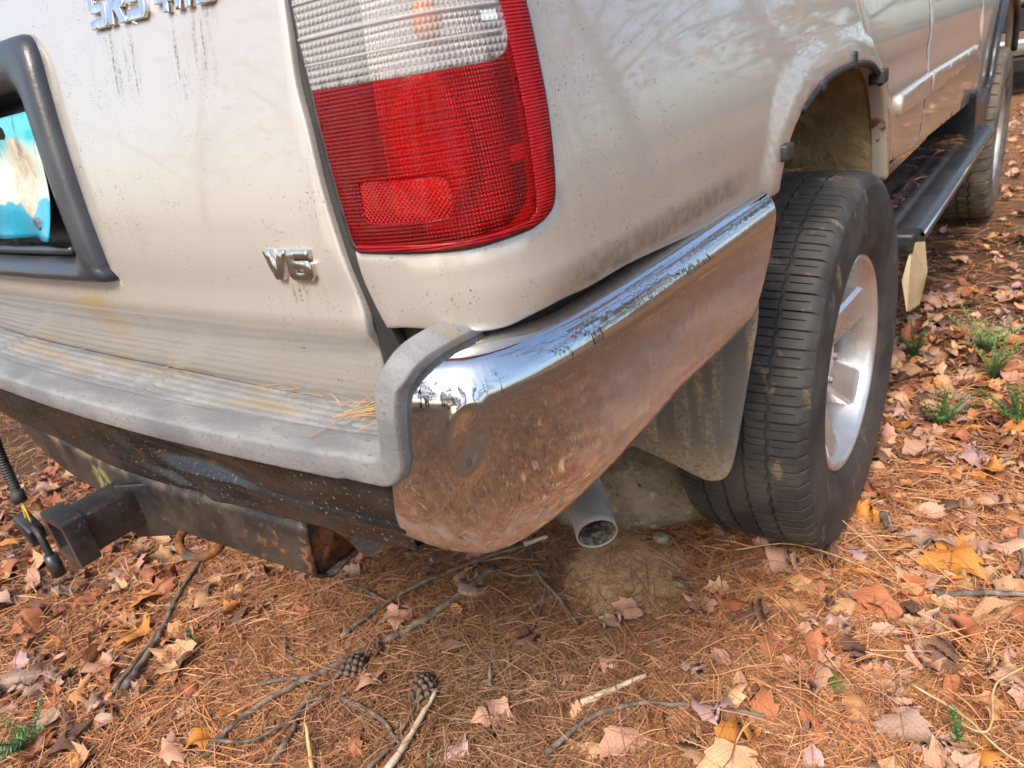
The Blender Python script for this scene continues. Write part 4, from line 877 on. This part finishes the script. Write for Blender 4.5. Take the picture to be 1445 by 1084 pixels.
def where(x, y, head):
    L = sorted(LM, key=lambda q: (q[1]-x)**2+(q[2]-y)**2)
    for nm, lx, ly in L[:7]:
        dx, dy = x-lx, y-ly; rx, fy = .80*dx+.59*dy, -.65*dx+.75*dy; d = math.hypot(dx, dy)
        w = ('right of' if rx > 0 else 'left of') if abs(rx) > abs(fy) else ('beyond' if fy > 0 else 'in front of')
        for pre in (('touching distance ' if False else '') + ('just ' if d < .14 else 'well ' if d > .4 else ''),):
            t = f"{head} {pre}{w} {nm}"
            if t not in USED: USED.add(t); return t
    return t
zone = [("under the bumper at left", -1.2, -.2, -1.35, -.6, 55), ("beside the rear tyre at right", .92, 1.5, -.45, .6, 65), ("along the car towards the front tyre", .80, 1.75, .6, 2.6, 55), ("at the bottom right", .72, 1.3, -.75, -.15, 45), ("on the bare soil at bottom centre", .05, .75, -.98, -.45, 14), ("under the rear of the car", -1.9, .2, -.75, .6, 25)]
kn = {'maple': 'lobed', 'oval': 'oval', 'oak': 'ragged'}
for zn, x0, x1, y0, y1, n in zone:
    for k in range(n):
        for tr in range(30):
            x, y = random.uniform(x0, x1), random.uniform(y0, y1)
            if all((x-a)**2+(y-b)**2 > (.42*c+.02)**2 for a, b, c in placed) and not (.60 < x < .90 and -.2 < y < .2): break
        i = random.randrange(16); col = random.choices(list(CN), [8, 14, 18, 18, 16, 12, 6, 14])[0]
        if "bare soil" in zn: col = random.choice(['tan', 'grey-brown', 'pinkish', 'dark brown'])
        cu = 'curled ' if LV[i][1] > 1.2 else ''
        sz = random.uniform(.045, .088)*(.8 if "bare" in zn else 1); big = 'small ' if sz < .056 else 'large ' if sz > .078 else ''
        leaf(i, x, y, sz, col, where(x, y, f"{big}{cu}{col} {kn[LV[i][0]]} leaf"), tilt=.22, group=f"fallen leaves {zn}")
# leaf litter further away, past counting
def litter(n):
    proto = [leaf_shape(['maple', 'oval', 'oak', 'maple'][i % 4], [0, 3, 1, 2][i % 4], 1.3, 300+i) for i in range(8)]; VV, FF, CC, o = [], [], [], 0; pal = np.array(list(CN.values()))
    P = np.concatenate([scatter(int(n*.3), c=(.9, -.2), near=1.4, far=9), np.stack([rng.uniform(.75, 1.8, int(n*.25)), rng.uniform(-.9, 1.6, int(n*.25))], 1), np.stack([rng.uniform(.7, 2.6, int(n*.25)), rng.uniform(1.2, 8.5, int(n*.25))], 1), np.stack([rng.uniform(-1.7, .0, int(n*.2)), rng.uniform(-1.6, -.3, int(n*.2))], 1)])
    bare = np.exp(-((P[:, 0]-.42)**2+(P[:, 1]+.66)**2)/.22); P = P[rng.uniform(0, 1, len(P)) > np.minimum(1.25*bare, .985)]
    for x, y in P:
        V, F, U = proto[rng.integers(8)]; s = rng.uniform(.03, .068); e = Matrix.Rotation(rng.uniform(0, 6.28), 3, 'Z') @ Matrix.Rotation(rng.normal(0, .3), 3, 'X') @ Matrix.Rotation(rng.normal(0, .3), 3, 'Y')
        VV.append((V*s) @ np.array(e).T+[x, y, float(gz(x, y))+rng.uniform(.006, .02)]); FF.append(np.array(F)+o); o += len(V); CC.append(np.repeat((pal[rng.choice(8, p=[.06, .16, .16, .18, .16, .16, .04, .08])]*rng.uniform(.65, 1.05))[None], len(V), 0))
    ob = fast_mesh("leaf_litter", np.concatenate(VV), np.concatenate(FF), "leafstuff", label="scattered brown and pink fallen leaves mixed into the needles", cat="leaf litter", kind="stuff"); colset(ob, np.concatenate(CC), 1)
litter(4600)
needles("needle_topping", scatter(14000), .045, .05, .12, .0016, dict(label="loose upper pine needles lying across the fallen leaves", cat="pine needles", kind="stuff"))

# ------------------------------------------------------------------ sticks
def stick(pts, r, label, mat="bark", z=.012, sides=7, name="stick", forks=(), cat="stick", lift=None, knots=True):
    P = spl([(x, y, float(gz(x, y))+z+.014+(lift[i] if lift else 0)) for i, (x, y) in enumerate(pts)], 6); n = len(P); P[1:-1] += rng.normal(0, r*.16, (n-2, 3)); r = r*1.25 if knots else r; rad = np.linspace(r, r*.62, n)*(1+(.10*rng.normal(0, 1, n) if knots else 0))
    parts = [tube(P, rad, sides)]
    for f in forks: parts.append(tube(spl([(x, y, float(gz(x, y))+z+.014+.004*k) for k, (x, y) in enumerate(f)], 5), np.linspace(r*.6, r*.35, (len(f)-1)*5+1), 6))
    return mk(name, *join(*parts), mat, label=label, cat=cat)
stick([(.058, -1.131), (.049, -1.051), (.099, -.921), (.154, -.778), (.192, -.644), (.228, -.490)][::-1], .0068, "longest grey branch running diagonally under the bumper corner", z=.016, forks=[[(.099, -.921), (.055, -.955), (.02, -.99)], [(.049, -1.051), (.048, -1.10), (.046, -1.145)]])
stick([(.06, -.815), (.073, -.69), (.106, -.598), (.188, -.463), (.262, -.405)], .0045, "thin branch above and parallel to the longest branch", z=.016, forks=[[(.067, -.69), (-.01, -.69), (-.085, -.702)]])
stick([(.255, -.41), (.30, -.375)], .0050, "short cut stub with pale end below the chrome corner", "pale", .020)
stick([(.38, -.992), (.366, -.911), (.34, -.818)], .0055, "straight pale barkless stick at bottom centre", "pale", .018)
stick([(.345, -1.0), (.345, -.93), (.318, -.835)], .0035, "dark twig lying beside the pale stick", z=.014)
stick([(.19, -1.094), (.171, -1.027), (.143, -.981), (.145, -.887), (.135, -.841)], .0045, "dark crooked twig with a knot left of the pale stick", z=.014)
stick([(-.24, -1.14), (-.315, -1.04), (-.408, -.938), (-.539, -.79)], .0062, "dark stick leading up to the hitch at left", z=.016)
stick([(-.262, -1.15), (-.325, -1.055), (-.37, -.99)], .0050, "broken half stick alongside the dark stick at left", z=.012)
stick([(.223, -.345), (.327, -.467), (.424, -.52), (.492, -.56)], .0042, "forked twig on the clay below the exhaust pipe", z=.010, forks=[[(.337, -.481), (.29, -.50), (.231, -.499)], [(.37, -.49), (.40, -.56), (.42, -.63)]])
stick([(.599, -.721), (.638, -.666), (.672, -.618)], .0050, "short pale stick lower right of the bare patch", "pale", .014)
stick([(.601, -.835), (.627, -.744), (.687, -.679), (.794, -.633), (.879, -.61)], .0042, "long lichened twig arching across the bottom right", z=.016)
stick([(1.054, -.187), (1.138, -.144), (1.20, -.118)], .0058, "grey stick at the right edge below the orange maple leaf", z=.016)
stick([(.265, -1.052), (.204, -1.009)], .0038, "short yellow stub standing at the bottom edge", "straw", .014, lift=[0, .03])
stick([(.193, -.928), (.279, -.916), (.353, -.934)], .0040, "reddish twig between the pine cones", z=.012)
stick([(1.165, .083), (1.179, -.033), (1.171, -.081)], .0036, "bent twig at the right edge above the orange leaf", z=.02)
stick([(.049, -1.111), (.13, -1.065), (.18, -.934)], .0028, "thin pale twig crossing the longest branch at bottom", z=.026)
stick([(-.067, -.868), (-.02, -.90), (.054, -.904)], .0026, "small curved twig in the needles under the hitch", z=.014)
stick([(.422, -.759), (.39, -.72), (.365, -.681)], .0030, "short dark twig in the middle of the bare patch", z=.010)
stick([(.926, .019), (.940, -.025)], .0075, "stubby grey stick end beside the rear tyre", z=.014)
stick([(.54, .204), (.736, -.20), (.862, -.117), (1.021, -.201)][1:], .0012, "dry straw stalk bent in front of the rear tyre", "straw", .02, name="straw_stalk", cat="straw", lift=[.20, .06, .01], knots=False)
stick([(.70, -.26), (.80, -.235), (.90, -.20), (1.02, -.20)], .0011, "second dry straw stalk crossing low over the tyre tread", "straw", .02, name="straw_stalk", cat="straw", lift=[.01, .05, .03, 0], knots=False)
stick([(1.058, -.447), (1.134, -.473), (1.173, -.507), (1.21, -.53)], .0020, "straight yellow stem at the bottom right", "straw", .03, name="straw_stalk", cat="straw", knots=False)
stick([(1.20, -.339), (1.165, -.40), (1.168, -.47), (1.16, -.50), (1.135, -.50), (1.132, -.485)], .0019, "curling yellow tendril at the bottom right corner", "straw", .04, name="dry_tendril", cat="straw", knots=False)

# ------------------------------------------------------------------ pine cones
def cone(x, y, yaw_, label, L=.052):
    t = empty("pine_cone", (x, y, float(gz(x, y))+.024), label, "pine cone", "pine cones under the bumper"); t.rotation_euler = (0, 0, yaw_)
    mk("core", *tube([(-L/2, 0, 0), (-L*.2, 0, 0), (L*.2, 0, 0), (L/2, 0, 0)], [.006, .012, .011, .003], 8), "cone", t)
    sv = np.array([(0, -.004, 0), (0, .004, 0), (.013, .0075, .004), (.013, -.0075, .004), (.018, 0, .0075), (.0, 0, -.003), (.014, 0, -.001)]); sf = [(0, 1, 2, 3), (3, 2, 4), (1, 0, 5), (5, 0, 3, 6), (1, 5, 6, 2), (6, 3, 4), (2, 6, 4)]; base = None
    for k in range(46):
        u = k/46; a = k*2.39996; r = .010*math.sin(math.pi*(.15+.8*u))+.002; s = .7+.55*math.sin(math.pi*(.12+.8*u))
        if base is None: base = mk("scale", sv, sf, "cone", t); o = base
        else: o = base.copy(); COL.objects.link(o); o.parent = t
        o.matrix_basis = Matrix.Translation((-L/2+L*u, r*math.cos(a), r*math.sin(a))) @ Matrix.Rotation(a, 4, 'X') @ Matrix.Rotation(math.pi/2, 4, 'X') @ Matrix.Rotation(math.pi/2, 4, 'Y') @ Matrix.Rotation(-math.pi/2, 4, 'Y') @ Matrix.Rotation(0, 4, 'Z') @ Matrix.Scale(s, 4)
        # scale opens away from the core and leans to the tip
        o.matrix_basis = Matrix.Translation((-L/2+L*u, r*math.cos(a), r*math.sin(a))) @ Matrix(((.55, 0, .83, 0), (.83*math.cos(a), -math.sin(a), -.55*math.cos(a), 0), (.83*math.sin(a), math.cos(a), -.55*math.sin(a), 0), (0, 0, 0, 1))) @ Matrix.Scale(s, 4)
cone(.150, -.868, 1.0, "pine cone half hidden under the longest branch"); cone(.315, -.835, 1.9, "pine cone behind the top of the pale stick")

# ------------------------------------------------------------------ green sprigs
def sprig(x, y, h, n, label, mat="green", seed=0, leafl=.008, spread=.4, name="ground_pine_sprig"):
    r = np.random.default_rng(seed); t = empty(name, (x, y, float(gz(x, y))), label, "plant", "green sprigs in the litter")
    for k in range(n):
        a = r.uniform(0, 6.28); sp = spread*r.uniform(.3, 1.2); hh = h*1.35*r.uniform(.6, 1.1); pts = spl([(0, 0, 0), (math.cos(a)*sp*hh*.4, math.sin(a)*sp*hh*.4, hh*.55), (math.cos(a)*sp*hh, math.sin(a)*sp*hh, hh)], 8)
        st = mk("stem", *tube(pts, np.linspace(.0012, .0007, len(pts)), 5), mat, t); V, F = [], []
        for i in range(int(hh/.0022)):
            u = i/(hh/.0022); p = np.array([np.interp(u*(len(pts)-1), np.arange(len(pts)), pts[:, q]) for q in range(3)]); b = i*2.4; l = leafl*1.8*(1.05-.55*u)*r.uniform(.8, 1.2); d = np.array([math.cos(b)*.8, math.sin(b)*.8, .65]); w = np.array([-math.sin(b), math.cos(b), 0])*.0014; o = len(V)
            V += [p-w, p+w, p+d*l*.6+w, p+d*l*.6-w, p+d*l]; F += [(o, o+1, o+2, o+3), (o+3, o+2, o+4)]
        mk("foliage", V, F, mat, st, smooth=False)
for i, (x, y, h, n, sp, lb, mt, lf) in enumerate([(1.009, 1.04, .085, 18, 1.1, "pale green fern-like tuft furthest right of the rear tyre", "pgreen", .016), (1.047, .835, .10, 14, .6, "upright green and yellow tuft below the pale fern-like one", "pgreen", .010), (.963, .493, .075, 14, 1.0, "dark green sprig right of the tyre rim", "green", .009),
   (1.13, .53, .095, 18, .9, "green sprig clump at the right edge", "green", .010), (.83, .95, .09, 10, .7, "green sprig peeping out behind the rear tyre", "green", .009), (1.135, -.512, .075, 1, .25, "single bristly green shoot in the bottom right corner", "green", .011), (-.247, -.985, .075, 2, .25, "slender green sprig beside the broad tan leaf", "green", .007), (-.31, -1.305, .06, 14, 1.1, "leafy green clump in the bottom left corner", "green", .011), (1.02, 2.3, .05, 5, 1.0, "little green plant beside the far tyre", "pgreen", .014), (.445, -.955, .035, 6, 1.2, "pale green tuft at the bottom edge below the lilac leaf", "pgreen", .008), (.12, -1.22, .04, 5, 1.0, "low green tuft at the bottom edge left of the branch", "green", .008), (-.85, -.75, .06, 6, 1.0, "mossy green sprig seen under the hitch bar", "green", .012)]):
    sprig(x, y, h, n, lb, mt, 40+i, lf, sp)
def blades(x, y, n, L, label, mat, spread, a0, name, seed=1):
    r = np.random.default_rng(seed); t = empty(name, (x, y, float(gz(x, y))+.012), label, "plant")
    for k in range(n):
        a = a0+r.uniform(-spread, spread); l = L*r.uniform(.7, 1.1); p = spl([(0, 0, 0), (math.cos(a)*l*.5, math.sin(a)*l*.5, .012+l*.1), (math.cos(a)*l, math.sin(a)*l, .006+l*.08)], 4); mk("blade", *tube(p, np.linspace(.0011, .0005, len(p)), 4), mat, t)
blades(.915, -.455, 14, .075, "spread of green pine needles lying beside the pinkish leaf", "green", .22, -.75, "green_needle_fan")
blades(.80, -.30, 7, .11, "green and yellow grass blades in front of the rear tyre", "pgreen", 1.6, .6, "grass_tuft", 5)

# ------------------------------------------------------------------ needles lying on the bumper step and the running board
nd = None
for k in range(34):
    x, y, a = (random.gauss(.655, .025), random.uniform(-1.055, -1.0), random.gauss(.45, .5)) if k < 22 else (random.uniform(-.1, .62), random.uniform(-1.022, -1.0), random.gauss(.05, .35))
    L = random.uniform(.035, .075); x = min(x, .705-abs(math.cos(a))*L*.5)
    p = spl([(-L/2*math.cos(a), -L/2*math.sin(a), .0), (0, .003, .004), (L/2*math.cos(a), L/2*math.sin(a), .002+random.uniform(0, .012))], 3)
    o = mk("pine_needle", *tube(p, [.00055]*len(p), 4), "straw" if k % 3 == 0 else m_simple("needle_orange", (.36, .19, .10), (.48, .27, .14), 30, .6) if nd is None else nd, loc=(x, y, .7515), label="dry pine needle caught in the right end of the bumper step" if k < 22 else "dry pine needle in the gap along the tailgate foot", cat="pine needle", group="pine needles at the step's right end" if k < 22 else "pine needles along the tailgate foot")
    if nd is None and k % 3: nd = o.data.materials[0]
P = np.stack([rng.uniform(.715, .82, 260), np.concatenate([rng.normal(1.75, .12, 160), rng.uniform(.6, 1.7, 100)])], 1)
needles("needle_drift", P, .012, .04, .09, .0014, dict(label="drift of orange pine needles lying on the running board", cat="pine needles", kind="stuff"), zfun=.5275)
P = np.stack([rng.uniform(.63, .74, 90), rng.uniform(-.10, .10, 90)], 1)
needles("tyre_top_needles", P, .004, .03, .08, .0011, dict(label="a few dry needles lying on top of the rear tyre", cat="pine needles", kind="stuff"), zfun=np.sqrt(np.maximum(.3815**2-P[:, 1]**2, 0))+.38-.001)

# ------------------------------------------------------------------ the wood round the clearing
def woods():
    parts, leaves = [], []
    spots = [(6+random.uniform(0, 16), random.uniform(0, 2*math.pi)) for _ in range(46)]
    for d, a in spots:
        x, y = .5+d*math.cos(a), -1.0+d*math.sin(a)
        if (y > 1 and -5 < x < 3.0): continue
        h = random.uniform(9, 16); r0 = random.uniform(.09, .2); lean = (random.gauss(0, .4), random.gauss(0, .4))
        tr = spl([(x, y, -.1), (x+lean[0]*.4, y+lean[1]*.4, h*.4), (x+lean[0], y+lean[1], h)], 4); parts.append(tube(tr, np.linspace(r0, .02, len(tr)), 7, False))
        pine = random.random() < .4
        for k in range(26 if not pine else 34):
            u = random.uniform(.22, .97); p = np.array([np.interp(u*(len(tr)-1), np.arange(len(tr)), tr[:, q]) for q in range(3)]); b = random.uniform(0, 6.28); L = (1.1-u)*random.uniform(2.0, 4.0)*(.8 if pine else 1); up_ = .1 if pine else random.uniform(.3, .9)
            e = p+np.array([math.cos(b)*L, math.sin(b)*L, L*up_]); m_ = (p+e)/2+np.array([random.gauss(0, .15), random.gauss(0, .15), .15]); parts.append(tube(spl([p, m_, e], 3), np.linspace(r0*.28*(1.1-u), .006, 7), 4, False))
            for q in range(3):
                w = random.uniform(.35, 1); s_ = p+(e-p)*w; ee = s_+np.array([random.gauss(0, .6), random.gauss(0, .6), random.uniform(0, .8)])*L*.35; parts.append(tube([s_, (s_+ee)/2+np.array([0, 0, .05]), ee], [.012, .009, .004], 3, False))
            if pine or random.random() < .35:
                nl = 60 if pine else 26; c = p+(e-p)*rng.uniform(.3, 1.1, (nl, 1))+rng.normal(0, .28, (nl, 3)); leaves.append(c)
    C_ = np.concatenate(leaves); n = len(C_); d1 = rng.normal(0, 1, (n, 3)); d1 /= np.linalg.norm(d1, axis=1)[:, None]; d2 = np.cross(d1, rng.normal(0, 1, (n, 3))); d2 /= np.linalg.norm(d2, axis=1)[:, None]; s = rng.uniform(.06, .14, (n, 1))
    LVt = np.stack([C_-d1*s, C_+d2*s*.5, C_+d1*s, C_-d2*s*.5], 1).reshape(-1, 3); LF = np.arange(n*4).reshape(-1, 4)
    tv, tf = join(*parts); t = mk("surrounding_woods", tv, tf, "wood", label="bare and evergreen woods round the clearing, mirrored in the chrome", cat="woods", kind="stuff")
    f = fast_mesh("foliage", LVt, LF, "crown"); f.parent = t
woods()
